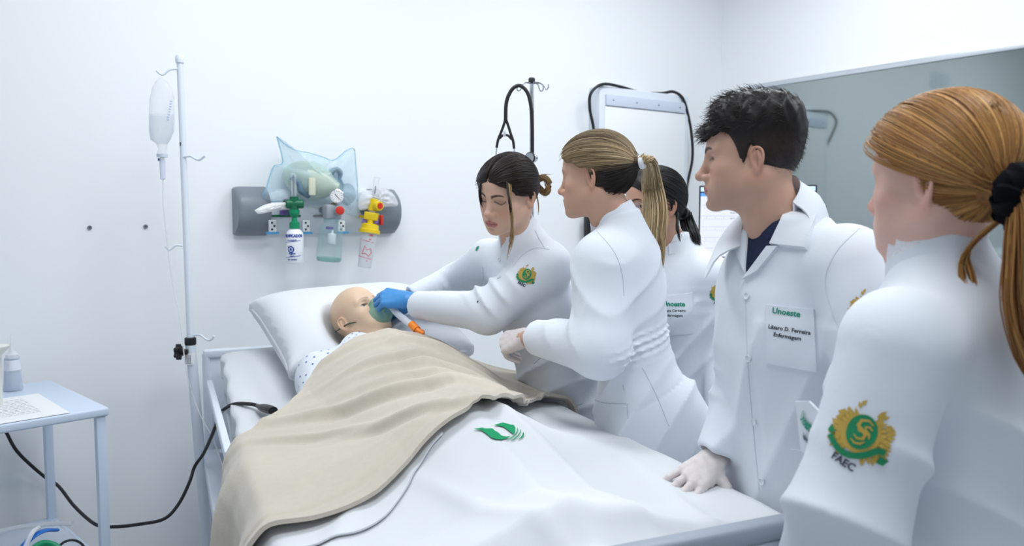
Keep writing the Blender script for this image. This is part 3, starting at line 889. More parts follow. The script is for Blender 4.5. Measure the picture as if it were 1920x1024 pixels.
# ---- dark glass board on the right wall
def mirror_mat():
    m = bpy.data.materials.new('dark_glass_board'); m.use_nodes = True; nt = m.node_tree
    b = nt.nodes['Principled BSDF']; b.inputs['Base Color'].default_value = (.34, .39, .39, 1); b.inputs['Metallic'].default_value = .92; b.inputs['Roughness'].default_value = .055
    return m
p0 = rpt(1405, 160, .03); p1 = rpt(1920, 80, .03)
bz = p0[2]; by0 = p0[1]; by1 = by0 - 2.6; bh = 1.25
e = empty('glass_board', (XR - .01, (by0 + by1) / 2, bz - bh), 'large dark grey mirror-like glass board with aluminium frame on the right wall', 'board')
adopt(MB().box((XR - .018, (by0 + by1) / 2, bz - bh / 2), (.02, by0 - by1 - .03, bh - .03)).build('pane', mirror_mat(), smooth=False), e)
fr = .030
for nm, c, s in (('frame_rail', (XR - .022, (by0 + by1) / 2, bz - fr / 2), (.034, by0 - by1, fr)), ('frame_rail', (XR - .022, (by0 + by1) / 2, bz - bh + fr / 2), (.034, by0 - by1, fr)),
                 ('frame_stile', (XR - .022, by0 - .008, bz - bh / 2), (.034, .016, bh - 2 * fr)), ('frame_stile', (XR - .022, by1 + .008, bz - bh / 2), (.034, .016, bh - 2 * fr))):
    adopt(MB().box(c, s, bev=.005).build(nm, M_ALU), e)

# ---- two switch plates high on the back wall (seen mirrored in the glass board)
for i, (dx, wz) in enumerate(((0, .12), (.17, .115))):
    c = np.array([1.22 + dx, YB - .006, 2.60]); e = empty('wall_plate', c, ('square white cover plate with a centre screw, high on back wall', 'plain square cover plate beside the screwed one, high on back wall')[i], 'plate')
    adopt(MB().box(c, (.13, .012, .13), bev=.004).build('plate', M_LGREY), e)
    adopt(MB().lathe([(.006, 0), (.006, .004)], c - np.array([0, .006, 0]), (0, -1, 0), 10).build('screw', M_GREYP), e)
# ---- two screw anchors left on the back wall
for i, (px, py) in enumerate(((168, 427), (273, 425))):
    c = wpt(px, py, .002); mb = MB(); mb.lathe([(.004, -.006), (.0085, 0), (.0085, .003), (.004, .003), (.004, -.001)], c, (0, -1, 0), 14)
    o = mb.build('screw_anchor', M_GREYP); tag(o, ('small dark screw anchor in back wall, the one farther left', 'small dark screw anchor in back wall, the one nearer the drip stand')[i], 'screw anchor', 'screw anchors in the back wall')

# ---- light box on the back wall with its cable
def lightbox():
    a = wpt(1125, 160, .09); b = wpt(1292, 182, .09); zt = a[2]; x0, x1 = a[0], b[0]; hgt = .95; yf = YB - .09
    e = empty('xray_light_box', ((x0 + x1) / 2, YB, zt - hgt), 'white wall-mounted X-ray light box with a strip of clips on top', 'light box')
    adopt(MB().box(((x0 + x1) / 2, YB - .045, zt - hgt / 2), (x1 - x0, .088, hgt), bev=.008).build('housing', M_WHITE), e)
    m = mat('opal_screen', (.86, .88, .90), .25)
    adopt(MB().box(((x0 + x1) / 2, yf - .002, zt - hgt / 2 - .03), (x1 - x0 - .07, .006, hgt - .16), bev=.003).build('screen', m), e)
    adopt(MB().box(((x0 + x1) / 2, yf - .006, zt - .075), (x1 - x0 - .08, .012, .062), bev=.003).build('clip_strip', mat('clip_strip', (.62, .68, .80), .35)), e)
    for i in range(4):
        adopt(MB().lathe([(.0045, 0), (.0045, .003)], (x0 + .09 + (x1 - x0 - .18) * i / 3, yf - .012, zt - .075), (0, -1, 0), 10).build('rivet', M_GREYP), e)
    pts = [wpt(1103, 470, .03), wpt(1104, 400, .03), wpt(1110, 300, .05), wpt(1113, 245, .06), wpt(1106, 205, .08), wpt(1108, 175, .10), wpt(1130, 158, .10), wpt(1165, 163, .085), wpt(1200, 173, .06), wpt(1240, 175, .05), wpt(1262, 172, .07), wpt(1280, 184, .10), wpt(1290, 215, .09), wpt(1297, 255, .06), wpt(1298, 300, .05), wpt(1288, 350, .04), wpt(1284, 410, .04), wpt(1284, 480, .04)]
    o = MB().tube(spline(pts, 90), .0085, 8).build('power_cable', M_BLACK); tag(o, 'black cable looped over the top of the white light box', 'cable')
    g = wpt(1101, 430, .05)
    o = MB().box(g, (.028, .04, .16), bev=.01).build('cable_adapter', M_BLACKG); tag(o, 'small black plug adapter on the cable left of light box', 'adapter')
lightbox()

# ---- monitor near the corner
def monitor():
    f = 4.05; tl = at(1311, 348, f); bl = at(1317, 468, f); R = frame(DIR(-.25, -1, 0)); w, h = .56, .365
    c = tl + R @ np.array([-w / 2, 0, -h / 2]) * np.array([1, 1, 1]); c = tl - R[:, 0] * w / 2 - R[:, 2] * h / 2
    ex = -R[:, 0]
    e = empty('monitor', (c[0], c[1], 0), 'flat screen monitor showing a white patient chart behind the dark-haired man', 'monitor')
    adopt(MB().box(c - R[:, 1] * .014, (w, .028, h), R, bev=.006).build('bezel', M_BLACKG), e)
    adopt(MB().box(c - R[:, 1] * .012 - R[:, 2] * (h / 2 + .012), (w, .03, .03), R, bev=.004).build('chin', mat('silver_plastic', (.45, .48, .52), .4)), e)
    def quad(name, x0, x1, y0, y1, off, m):
        pp = [c + ex * x0 - R[:, 2] * y0, c + ex * x1 - R[:, 2] * y0, c + ex * x1 - R[:, 2] * y1, c + ex * x0 - R[:, 2] * y1]
        pp = [p + R[:, 1] * off for p in pp]; return pp
    def part(name, quads, m):
        mb = MB()
        for q in quads: mb.add(q, [(0, 1, 2, 3)])
        o = mb.build(name, m, smooth=False); adopt(o, e); return o
    W2, H2 = w / 2 - .008, h / 2 - .008
    part('screen', [quad('', -W2, W2, -H2, H2, .0010, None)], mat('screen_white', (.05, .05, .06), .3, emit=(.80, .85, 1.0), estr=.85))
    part('title_bar', [quad('', -W2, W2, -H2, -H2 + .022, .0014, None)], mat('screen_pale', (.4, .5, .6), .4, emit=(.42, .58, .70), estr=.7))
    part('title_bar', [quad('', -W2, W2, -H2 + .022, -H2 + .030, .0014, None)], mat('screen_dark', (.03, .05, .06), .4, emit=(.05, .10, .12), estr=.5))
    part('title_bar', [quad('', -W2, W2, -H2 + .030, -H2 + .046, .0014, None)], mat('screen_blue', (.05, .2, .8), .4, emit=(.06, .24, .85), estr=.9))
    gl = mat('screen_line', (.05, .05, .06), .5, emit=(.46, .52, .72), estr=.75); tx = mat('screen_text', (.05, .05, .05), .5, emit=(.22, .42, .48), estr=.55)
    lines = [quad('', -W2 + .006, W2, -H2 + .09 + k * .054, -H2 + .0915 + k * .054, .0014, None) for k in range(5)]
    for k in range(4):      # heartbeat traces
        y = -H2 + .105 + k * .056
        for j in range(12): lines.append(quad('', -W2 + .02 + j * .0105, -W2 + .0212 + j * .0105, y - (.014 if j % 4 == 1 else .004), y + .004, .0014, None))
    part('chart_lines', lines, gl)
    for k, (s, y) in enumerate((('Lower press.   90', .105), ('Upper press.   60', .119), ('Rhythm   regular', .133), ('SpO2   regular', .160), ('Volume do CRPC   4', .190), ('Total manobras   0', .205), ('Velocidade', .219), ('Outros parametros', .246))):
        V, F = text_mesh(s, .0105, .0002, 'LEFT')
        V3 = [c + ex * (-W2 + .145 + x) - R[:, 2] * (-H2 + y) + R[:, 2] * yy + R[:, 1] * .0015 for x, yy, z in V]
        o = mesh_from('screen_text', np.array(V3), F, tx, smooth=False); adopt(o, e)
    foot = c - R[:, 1] * .05; foot = np.array([foot[0], foot[1], 0])
    zb = c[2] - h / 2 - .16
    adopt(MB().tube([foot + [0, 0, zb], foot + [0, 0, c[2]]], .02, 12).build('stand_neck', M_BLACKG), e)
    adopt(MB().lathe([(.12, 0), (.12, .012), (.03, .02)], foot + [0, 0, zb], (0, 0, 1), 24).build('stand_base', M_BLACKG), e)
    d = foot; k = empty('monitor_cart', d, 'white wheeled cart under the patient monitor', 'cart')
    adopt(MB().box(d + [0, 0, zb - .015], (.62, .45, .03), R, bev=.006).build('shelf', M_WHITE), k)
    for sx in (-1, 1):
        for sy in (-1, 1):
            q = d + R[:, 0] * sx * .28 + R[:, 1] * sy * .19
            adopt(MB().tube([q + [0, 0, .06], q + [0, 0, zb - .03]], .014, 10).build('leg', M_WHITE), k)
            adopt(MB().lathe([(.03, -.012), (.03, .012)], q + [0, 0, .03], (1, 0, 0), 14).build('castor', M_BLACK), k)
    adopt(MB().box(d + [0, 0, .35], (.56, .38, .02), R, bev=.005).build('shelf', M_WHITE), k)
monitor()

# ---- medical gas rail on the back wall and what is plugged into it
def gas_rail():
    a = wpt(441, 350, .05); b = wpt(745, 357, .05); zt = (a[2] + b[2]) / 2 + .004; zb = (wpt(450, 441, .05)[2] + wpt(742, 440, .05)[2]) / 2
    x0, x1 = a[0], b[0]; zc = (zt + zb) / 2; h = zt - zb
    e = empty('gas_rail', ((x0 + x1) / 2, YB, zb), 'wall-mounted medical gas rail with rounded grey end caps', 'gas rail')
    def prof(x, sc=1.0, back=0.0):
        q = []
        for t in np.linspace(-1, 1, 13):
            q.append((x, YB - (.030 + .070 * (1 - abs(t) ** 2.6)) * sc, zc + t * h / 2 * sc))
        return q + [(x, YB, zc + h / 2 * sc), (x, YB, zc - h / 2 * sc)]
    def extr(xs, scs):
        mb = MB(); P = np.array([prof(x, s) for x, s in zip(xs, scs)]); n, m, _ = P.shape
        F = [(i * m + j, i * m + (j + 1) % m, (i + 1) * m + (j + 1) % m, (i + 1) * m + j) for i in range(n - 1) for j in range(m)]
        F += [tuple(range(m - 1, -1, -1)), tuple((n - 1) * m + j for j in range(m))]
        return mb.add(P.reshape(-1, 3), F)
    cw = .135
    adopt(extr([x0 + cw - .002, x1 - cw + .002], [.94, .94]).build('front_panel', M_LGREY), e)
    adopt(extr([x0, x0 + .006, x0 + .02, x0 + cw - .006, x0 + cw], [.90, .96, .99, 1.0, .98]).build('end_cap', M_GREYP), e)
    adopt(extr([x1 - cw, x1 - cw + .006, x1 - .02, x1 - .006, x1], [.98, 1.0, .99, .96, .90]).build('end_cap', M_GREYP), e)
    yf = YB - .098
    def fp(px, py): p = wpt(px, py, .098); return p
    for px, py in ((511, 424), (574, 424), (640, 424)):
        c = fp(px, py); o = MB().box(c, (.034, .010, .052), bev=.006).build('socket', mat('socket_white', (.80, .82, .84), .4)); adopt(o, e)
        for k in range(3):
            q = MB().lathe([(.0045, 0), (.0045, .002)], c + np.array([(-.004, .006, -.004)[k], -.005, .014 - k * .014]), (0, -1, 0), 10).build('socket_hole', M_BLACK); adopt(q, e)
    for px, py in ((511, 437), (574, 437), (643, 436)):
        adopt(MB().box(fp(px, py), (.054, .004, .010)).build('blue_label', M_BLUEP, smooth=False), e)
    adopt(MB().box(fp(537, 405), (.125, .006, .010)).build('green_label', M_GREENP, smooth=False), e)
    adopt(MB().box(fp(601, 405), (.062, .006, .010)).build('grey_label', mat('mid_grey', (.25, .26, .28), .5), smooth=False), e)
    adopt(MB().box(fp(684, 406), (.055, .006, .010)).build('yellow_label', M_YEL, smooth=False), e)
    for px in (545, 617, 683):
        c = fp(px, 393); adopt(MB().lathe([(.022, 0), (.022, .014), (.015, .016), (.015, .03)], c + [0, .006, 0], (0, -1, 0), 18).build('gas_outlet', M_GREYP), e)
    o = MB().box(fp(529, 397) + [0, -.02, 0], (.030, .024, .030), bev=.004).build('purple_clip', M_PURP); adopt(o, e)
    return yf
gas_rail()
def on_cyl(c, rad, V, F, m, name, parent, ang0, z0, ax=(0, 0, 1), toward=None, off=.0006):
    """flat print (x along the girth, y up) wrapped on an upright cylinder; ang0 = direction facing the room"""
    ax = unit(ax); t = unit(np.asarray(toward) - ax * (np.asarray(toward) @ ax)); s = np.cross(ax, t)
    P = [c + ax * (z0 + y) + (rad + off) * (math.cos(x / rad + ang0) * t + math.sin(x / rad + ang0) * s) for x, y, *_ in V]
    o = mesh_from(name, np.array(P), F, m, smooth=False); o.parent = parent
    if parent is not None and parent.type == 'EMPTY' and parent.parent is None: o.location = -Vector(parent.location)
    return o
def humidifier():
    c = wpt(553, 461, .19); toC = -EY
    e = empty('oxygen_humidifier', c - [0, 0, .075], 'white humidifier bottle with green cap and flowmeter on the gas rail', 'humidifier')
    r = .036
    adopt(MB().lathe([(.002, -.074), (r * .9, -.074), (r, -.066), (r, .042), (r * .93, .056), (r * .7, .066), (.018, .070), (.018, .076)], c, (0, 0, 1), 28).build('bottle', mat('milky_plastic', (.84, .86, .90), .3)), e)
    adopt(MB().lathe([(.021, .072), (.021, .098), (.012, .102), (.010, .120), (.016, .124), (.022, .138), (.022, .150), (.012, .152)], c, (0, 0, 1), 20).build('cap', M_GREENB), e)
    adopt(MB().lathe([(.018, .150), (.018, .205), (.010, .207)], c, (0, 0, 1), 18).build('valve_body', M_GREENP), e)
    adopt(MB().lathe([(.014, -.034), (.019, -.030), (.019, .036), (.012, .040)], c + [0, 0, .175], EX + .25 * EY, 18).build('valve_knob', M_GREENP), e)
    adopt(MB().tube([c + [0, 0, .18], c + [0, .10, .185]], .012, 12).build('inlet', M_BLACKG), e)
    adopt(MB().lathe([(.011, .205), (.011, .300), (.008, .302)], c, (0, 0, 1), 16).build('flow_tube', M_CLEAR), e)
    adopt(MB().tube([c + [0, 0, .207], c + [0, 0, .29]], .003, 8).build('flow_stem', mat('dark_steel', (.15, .17, .2), .4)), e)
    for s, z, sz, b in (('UMIDIFICADOR', .037, .0165, .0010), ('DE OXIGENIO', .021, .008, .0003), ('oxigênio', -.034, .0105, .0005), ('hospitalar', -.043, .006, .0002), ('MÁX. MÍNIMO', -.059, .008, .0003)):
        V, F = text_mesh(s, sz, b); V = [(x * .82, y, 0) for x, y, z0 in V]; on_cyl(c, r, V, F, M_BLUEI, 'bottle_print', e, -.10, z, toward=toC)
    for z in (.014, -.049):
        V, F = band2([(-.045 + i * .009, .0010 * i) for i in range(10)], .0022); on_cyl(c, r, V, F, M_BLUEI, 'bottle_line', e, -.05, z, toward=toC)
    V, F = band2([(.0 + .012 * math.cos(a), .012 * math.sin(a)) for a in np.linspace(2.6, -2.9, 20)], .0052); on_cyl(c, r, V, F, M_BLUEI, 'bottle_emblem', e, -.22, -.014, toward=toC)
    V, F = disc2(0, 0, .0055, .0065, 14); on_cyl(c, r, V, F, M_BLUEI, 'bottle_emblem', e, -.22, -.014, toward=toC)
    V, F = band2([(-.0125, .0145), (-.0125, -.004)], .004); on_cyl(c, r, V, F, M_BLUEI, 'bottle_emblem', e, -.22, -.014, toward=toC)
humidifier()
def vacuum_jar():
    c = wpt(619, 452, .20); ax = unit(np.array([.0, 0, 1.0]) + .08 * EX); e = empty('vacuum_jar', c - [0, 0, .09], 'clear glass suction jar with grey regulator and round pressure gauge', 'suction jar')
    prof = [(.002, -.088), (.047, -.088), (.053, -.080), (.054, -.06), (.050, .050), (.047, .062), (.036, .072), (.031, .076), (.031, .096)]
    adopt(MB().lathe(prof, c, ax, 36, capends=False).build('glass', M_GLASS), e)
    adopt(MB().lathe([(.002, -.086), (.049, -.086), (.0515, -.076), (.050, -.070), (.002, -.068)], c, ax, 36).build('glass_base', glassy('jar_glass_thick', (.30, .50, .48), .30, .05, (.8, .95, .92))), e)
    adopt(MB().lathe([(.033, .084), (.034, .088), (.034, .094), (.033, .098)], c, ax, 30, capends=False).build('jar_thread', M_GLASS), e)
    adopt(MB().lathe([(.016, .050), (.016, .062)], c + EX * -.005, ax, 20).build('float_cap', M_PURP), e)
    adopt(MB().lathe([(.016, -.012), (.018, -.008), (.018, .030), (.006, .034), (.005, .052)], c + EX * .006, ax, 20).build('float', mat('white_plastic', (.82, .84, .88), .4)), e)
    k = c + ax * .125
    adopt(MB().box(k, (.070, .055, .064), bev=.010).build('regulator', mat('regulator_grey', (.33, .36, .41), .4)), e)
    adopt(MB().lathe([(.020, 0), (.022, .02), (.019, .036)], k + [0, -.027, .006] + EX * .018, -EY + .35 * EX, 20).build('regulator_knob', mat('regulator_grey', (.3, .3, .3), .4)), e)
    adopt(MB().lathe([(.018, 0), (.018, .006), (.014, .008)], k + [0, -.027, .006] + EX * .018 + unit(-EY + .35 * EX) * .036, -EY + .35 * EX, 20).build('red_button', M_RED), e)
    adopt(MB().tube([k, k + [0, .12, .01]], .013, 12).build('inlet', M_GREYP), e)
    g = wpt(632, 368, .245); n = unit(-EY + .1 * EX + np.array([0, 0, -.04]))
    adopt(MB().tube([k + [0, 0, .03], g + [0, 0, -.022]], .007, 10).build('gauge_stem', mat('brass', (.45, .33, .20), .35, metal=.8)), e)
    adopt(MB().lathe([(.004, -.020), (.027, -.020), (.030, -.014), (.030, .002), (.027, .004)], g, n, 30).build('gauge_case', M_CHROME), e)
    adopt(MB().lathe([(.0265, .0036), (.0265, .0046)], g, n, 30).build('gauge_dial', mat('dial_white', (.86, .87, .88), .35)), e)
    R = frame(n); mb = MB()
    for i in range(11):
        a = math.radians(225 - 27 * i); d = -R[:, 0] * math.cos(a) + R[:, 2] * math.sin(a)
        mb.tube([g + n * .005 + d * .019, g + n * .005 + d * .024], .0007, 4)
    adopt(mb.build('gauge_ticks', M_BLACK), e)
    d = -R[:, 0] * .65 - R[:, 2] * .75
    adopt(MB().tube([g + n * .0055 - d * .012, g + n * .0055 + d * .019], [.0016, .0006], 6).build('gauge_needle', M_BLACK), e)
vacuum_jar()
def aspirator():
    top = wpt(706, 338, .17); bot = wpt(683, 502, .17); ax = unit(top - bot); L = np.linalg.norm(top - bot); P = lambda t: bot + ax * (L * t)
    e = empty('aspirator_cup', bot, 'clear graduated cup with bright yellow cap and flow tube, tilted', 'aspirator')
    r0 = .034; h0 = .150 / L
    prof = [(.002, 0), (r0 * .80, 0), (r0 * .86, .004), (r0 * 1.05, .165)]
    adopt(MB().lathe(prof, bot, ax, 28, capends=False).build('cup', M_FROST), e)
    c = bot + ax * .160
    adopt(MB().lathe([(.047, -.004), (.047, .010), (.040, .014), (.038, .034), (.030, .038)], c, ax, 28).build('cap', M_YEL), e)
    adopt(MB().lathe([(.016, .036), (.016, .056)], c, ax, 18).build('cap_neck', M_YEL), e)
    adopt(MB().box(c + ax * .072, (.062, .040, .036), frame(-EY, ax), bev=.006).build('valve_block', M_YEL), e)
    for sx in (-1, 1):
        adopt(MB().lathe([(.004, -.009), (.014, -.009), (.014, .009), (.004, .009)], c + ax * .045 + EX * sx * .028, EX, 14).build('purple_nut', M_PURP), e)
    k = c + ax * .118
    adopt(MB().lathe([(.020, -.022), (.020, .030), (.014, .032)], k, ax, 18).build('valve_body', M_YEL), e)
    adopt(MB().lathe([(.022, 0), (.022, .022), (.020, .026)], k + EX * .018 - EY * .012, EX * .7 - EY * .7, 20).build('valve_knob', M_YEL), e)
    adopt(MB().lathe([(.0135, .0262), (.0135, .030)], k + EX * .018 - EY * .012, EX * .7 - EY * .7, 20).build('red_button', M_RED), e)
    adopt(MB().tube([k, k + [0, .09, .0]], .012, 12).build('inlet', M_YEL), e)
    adopt(MB().lathe([(.013, .030), (.013, .125), (.015, .127), (.015, .130)], k, ax, 18).build('flow_tube', M_CLEAR), e)
    adopt(MB().tube([k + ax * .03, k + ax * .09], .003, 8).build('flow_stem', MATS['dark_steel']), e)
    rr = r0 * .95
    for s, x, z, sz in (('100', .016, .142, .012), ('ml', .014, .125, .008), ('+', .012, .026, .012)):
        V, F = text_mesh(s, sz, .0006); V = [(a + x, b, 0) for a, b, z0 in V]; on_cyl(bot, r0 * 1.02, V, F, M_REDI, 'cup_print', e, 0, z, ax=ax, toward=-EY)
    for z in (.118, .044):
        V, F = band2([(-.034, .006), (-.012, .002), (.008, .0), (.032, -.004)], .0022); on_cyl(bot, r0 * 1.02, V, F, M_REDI, 'cup_line', e, 0, z, ax=ax, toward=-EY)
    for k2 in range(5):
        V, F = band2([(-.033, .0), (-.026, -.001)], .0018); on_cyl(bot, r0 * 1.02, V, F, M_REDI, 'cup_line', e, 0, .058 + k2 * .012, ax=ax, toward=-EY)
    pts = [(-.014, .060), (-.004, .098), (.006, .078), (.022, .088), (.030, .070), (.016, .052), (.002, .064), (-.014, .060)]
    V, F = band2(pts, .0032); on_cyl(bot, r0 * 1.0, V, F, M_REDI, 'cup_emblem', e, 0, 0, ax=ax, toward=-EY)
    o = MB().box(c + ax * .055 + EX * .046, (.012, .02, .045), bev=.003).build('red_tag', M_RED); adopt(o, e)
aspirator()
def film_bag(name, label, cat, outline, cen, off, thick, m, medge, crumple=.006, seed=1, inner=None):
    """a plastic bag: two crumpled sheets sealed along an outline given where it hangs before the wall"""
    P = np.array([wpt(x, y, off) for x, y in outline]); c = wpt(*cen, off); n = np.array([0, -1.0, 0])
    loop = spline(np.vstack([P, P[:1]]), 72)[:-1]; nr = 16; rg = np.random.default_rng(seed)
    e = empty(name, c, label, cat)
    for sgn, nm in ((1, 'front_film'), (-1, 'back_film')):
        G = []
        for i in range(nr + 1):
            t = i / nr; ring = c + (loop - c) * t
            b = thick * (1 - t ** 2.2) ** .6
            a = np.arctan2((loop - c)[:, 2], (loop - c)[:, 0])
            cr = crumple * (np.sin(a * 5 + t * 9 + seed) + np.sin(a * 11 - t * 6 + 2 * seed) * .7 + np.sin((loop[:, 0] - loop[:, 2]) * 90 * t + seed) * .8) * (.25 + .75 * (1 - t)) * min(1, t * 4)
            off2 = (b * (1 if sgn > 0 else .55)) * sgn + cr
            G.append(ring + n[None] * np.asarray(off2).reshape(-1, 1))
        G = np.array(G); G = np.concatenate([G, G[:, :1]], 1)
        adopt(MB().grid(G).build(nm, m, auto=0), e)
    adopt(MB().tube(np.vstack([loop, loop[:1]]), .0045, 6, cap=False, flat=.5).build('sealed_edge', medge), e)
    return e
film_bag('resuscitator_bag', 'pale blue clear plastic bag holding a manual resuscitator above the rail', 'plastic bag',
         [(519, 256), (531, 268), (552, 281), (580, 287), (604, 294), (624, 301), (640, 290), (652, 281), (664, 280), (667, 310), (670, 345), (671, 380), (671, 408), (655, 402), (630, 394), (600, 391), (565, 383), (530, 378), (494, 374), (500, 350), (507, 326), (514, 311), (530, 304)], (592, 340), .085, .10, M_BAGBLUE, M_BAGEDGE, .007, 2)
def resuscitator():
    c = wpt(583, 335, .10); ax = unit(EX * .8 + np.array([0, 0, -.25])); e = empty('manual_resuscitator', c, 'pale green manual resuscitator bulb inside the blue plastic bag', 'resuscitator')
    adopt(MB().lathe([(.004, -.125), (.030, -.122), (.050, -.10), (.074, -.06), (.084, -.01), (.078, .03), (.058, .07), (.032, .10), (.024, .12)], c + [0, -.01, -.01], ax, 26).build('bulb', M_RESUS), e)
    k = wpt(628, 326, .13); gm = mat('smoke_blue_plastic', (.12, .21, .28), .3)
    adopt(MB().lathe([(.020, -.02), (.028, -.015), (.028, .025), (.020, .028), (.018, .01), (.004, .008)], k, (-.1, -1, .05), 22).build('valve_ring', gm), e)
    adopt(MB().tube([c + ax * .11 + [0, 0, -.01], k], .018, 14).build('valve_neck', gm), e)
    adopt(MB().tube([k, k + [.02, -.01, -.05], k + [.01, 0, -.11]], [.016, .018, .02], 12).build('outlet', gm), e)
    q = wpt(655, 365, .10)
    adopt(MB().lathe([(.045, 0), (.050, .012), (.034, .03), (.018, .05), (.014, .06)], q + [.0, .02, 0], (-.75, -.55, .1), 26).build('face_mask', glassy('smoke_mask', (.28, .40, .46), .40, .2)), e)
    q = wpt(560, 345, .17)
    adopt(MB().tube(spline([q + [-.03, 0, .03], q, q + [.01, .0, -.03], q + [.05, .02, -.05]], 14), .012, 10).build('reservoir_tube', gm), e)
    q = wpt(585, 350, .19)
    adopt(MB().box(q, (.03, .012, .075), bev=.005).build('strap', mat('cream_strap', (.62, .64, .50), .6)), e)
resuscitator()
film_bag('tube_package', 'white clear plastic package lying on the right end of the gas rail', 'plastic package', [(674, 362), (700, 356), (722, 354), (738, 366), (745, 384), (728, 387), (700, 389), (674, 392)], (708, 374), .15, .03, M_FROST, M_FROST, .006, 5)
film_bag('paper_pouch', 'flat white paper pouch sticking out below the blue plastic bag', 'pouch', [(478, 395), (500, 384), (530, 380), (552, 384), (552, 391), (520, 394), (488, 400)], (515, 389), .15, .012, M_PAPER, M_PAPER, .002, 7)

# ---- drip stand fixed to the bed head, with its bag
def drip_stand():
    b = W(-1.20, 2.98, 0); top = at(337, 112, 2.98); foot = W(-1.165, 2.98, .20); mid = at(357, 640, 2.98)
    e = empty('drip_stand', foot, 'tall white drip stand with four bent hooks at the bed head', 'drip stand')
    adopt(MB().tube([mid, top], [.0125, .0115], 16).build('upper_pole', M_WHITE), e)
    adopt(MB().tube([foot, mid + [0, 0, -.005]], [.021, .0185], 16).build('lower_pole', M_WHITE), e)
    adopt(MB().lathe([(.015, -.012), (.016, .0), (.015, .012), (.012, .016)], top, (0, 0, 1), 16).build('top_cap', M_WHITE), e)
    adopt(MB().lathe([(.019, -.014), (.021, -.010), (.021, .012), (.017, .015)], mid, (0, 0, 1), 18).build('locking_collar', M_BLACK), e)
    kx = at(348, 660, 2.96); mb = MB()
    mb.lathe([(.010, -.01), (.012, .02), (.010, .024)], kx, -EX, 14)
    prof = [(0.002, .018), (.022, .018), (.024, .026), (.022, .034), (.002, .036)]
    mb.lathe(prof, kx, -EX, 12)
    for i in range(6):
        a = i * math.pi / 3; q = kx - EX * .026 + (np.array([0, 0, 1]) * math.cos(a) + EY * math.sin(a)) * .022; mb.lathe([(.002, -.008), (.008, -.008), (.008, .008), (.002, .008)], q, EX, 10)
    adopt(mb.build('clamp_knob', M_BLACK), e)
    st = at(357, 672, 2.975); adopt(MB().lathe([(.0196, -.022), (.0196, .022)], st, (0, 0, 1), 18, capends=False).build('sticker', M_PAPER), e)
    mb = MB()
    for k in range(4):
        for j in range(7): mb.box(st - EY * .0200 + EX * (-.010 + k * .006) + [0, 0, .015 - j * .005], (.003, .0012, .002))
    adopt(mb.build('sticker_print', M_INK, smooth=False), e)
    ow = at(338, 270, 2.965); adopt(MB().box(ow, (.004, .002, .013)).build('latch_slot', M_BLACK, smooth=False), e)
    H = [[(333, 129), (318, 131), (306, 140), (300, 138), (293, 132)], [(344, 294), (358, 293), (366, 298), (374, 300), (380, 296), (385, 292)], [(342, 461), (330, 460), (322, 466), (316, 468), (310, 462)], [(362, 629), (375, 628), (386, 636), (393, 638), (398, 635), (401, 630)]]
    for h in H:
        pts = [at(x, y, 2.975 - .0006 * abs(x - 350)) for x, y in h]; adopt(MB().tube(spline(pts, 20), .0042, 8).build('hook', M_WHITE), e)
    return top
drip_stand()
def drip_bag():
    f = 2.95; c = at(303, 215, f); e = empty('saline_bag', at(303, 150, f), 'clear saline drip bag hanging from the top hook of the stand', 'drip bag')
    mb = MB(); rows = []
    for py, x0, x1, t in ((146, 298, 306, .004), (152, 292, 312, .008), (165, 286, 322, .020), (185, 282, 326, .028), (215, 281, 326, .034), (245, 281, 325, .034), (262, 283, 318, .024), (270, 294, 314, .016), (280, 297, 312, .013), (288, 295, 313, .012)):
        a = at(x0, py, f); b = at(x1, py, f); m = (a + b) / 2; hw = np.linalg.norm(b - a) / 2
        an = np.linspace(0, 2 * np.pi, 25); rows.append(m + hw * np.cos(an)[:, None] * EX + t * np.sign(np.sin(an))[:, None] * np.abs(np.sin(an))[:, None] ** .8 * EY)
    adopt(MB().grid(np.array(rows)).build('bag_film', M_SALINE), e)
    adopt(MB().grid(np.array(rows[4:8]) * .985 + np.array(rows[4:8]).mean((1,), keepdims=True) * .015).build('saline', glassy('saline_fluid', (.70, .77, .87), .22, .1)), e)
    q = at(304, 292, f)
    adopt(MB().lathe([(.019, -.006), (.019, .006)], q, (0, 0, 1), 18).build('port_cap', mat('pale_cap', (.55, .64, .72), .4)), e)
    adopt(MB().lathe([(.006, .0), (.009, -.012), (.011, -.018)], q, (0, 0, 1), 14).build('spike', M_FROST), e)
    adopt(MB().box(q + EX * -.012 + [0, 0, -.014], (.007, .007, .009)).build('air_vent', M_BLUEI, smooth=False), e)
    adopt(MB().lathe([(.0105, -.018), (.011, -.022), (.009, -.078), (.010, -.084), (.003, -.088)], q, (0, 0, 1), 16).build('drip_chamber', glassy('lilac_clear', (.66, .72, .90), .45, .15)), e)
    pts = [q + [0, 0, -.088], at(306, 380, f), at(312, 440, f), at(322, 520, f), at(338, 600, f - .02), at(350, 700, f - .04), at(372, 770, f - .06), at(398, 820, f - .2), at(420, 880, f - .3)]
    o = MB().tube(spline(pts, 60), .0022, 6).build('drip_line', M_FROST); tag(o, 'thin clear drip line hanging from the saline bag', 'tube')
    mb = MB()
    for k in range(8): mb.box(at(321 - k * .9, 190 + k * 5, f - .034), (.008, .001, .004))
    adopt(mb.build('bag_print', mat('faded_blue_print', (.35, .45, .65), .6), smooth=False), e)
drip_bag()

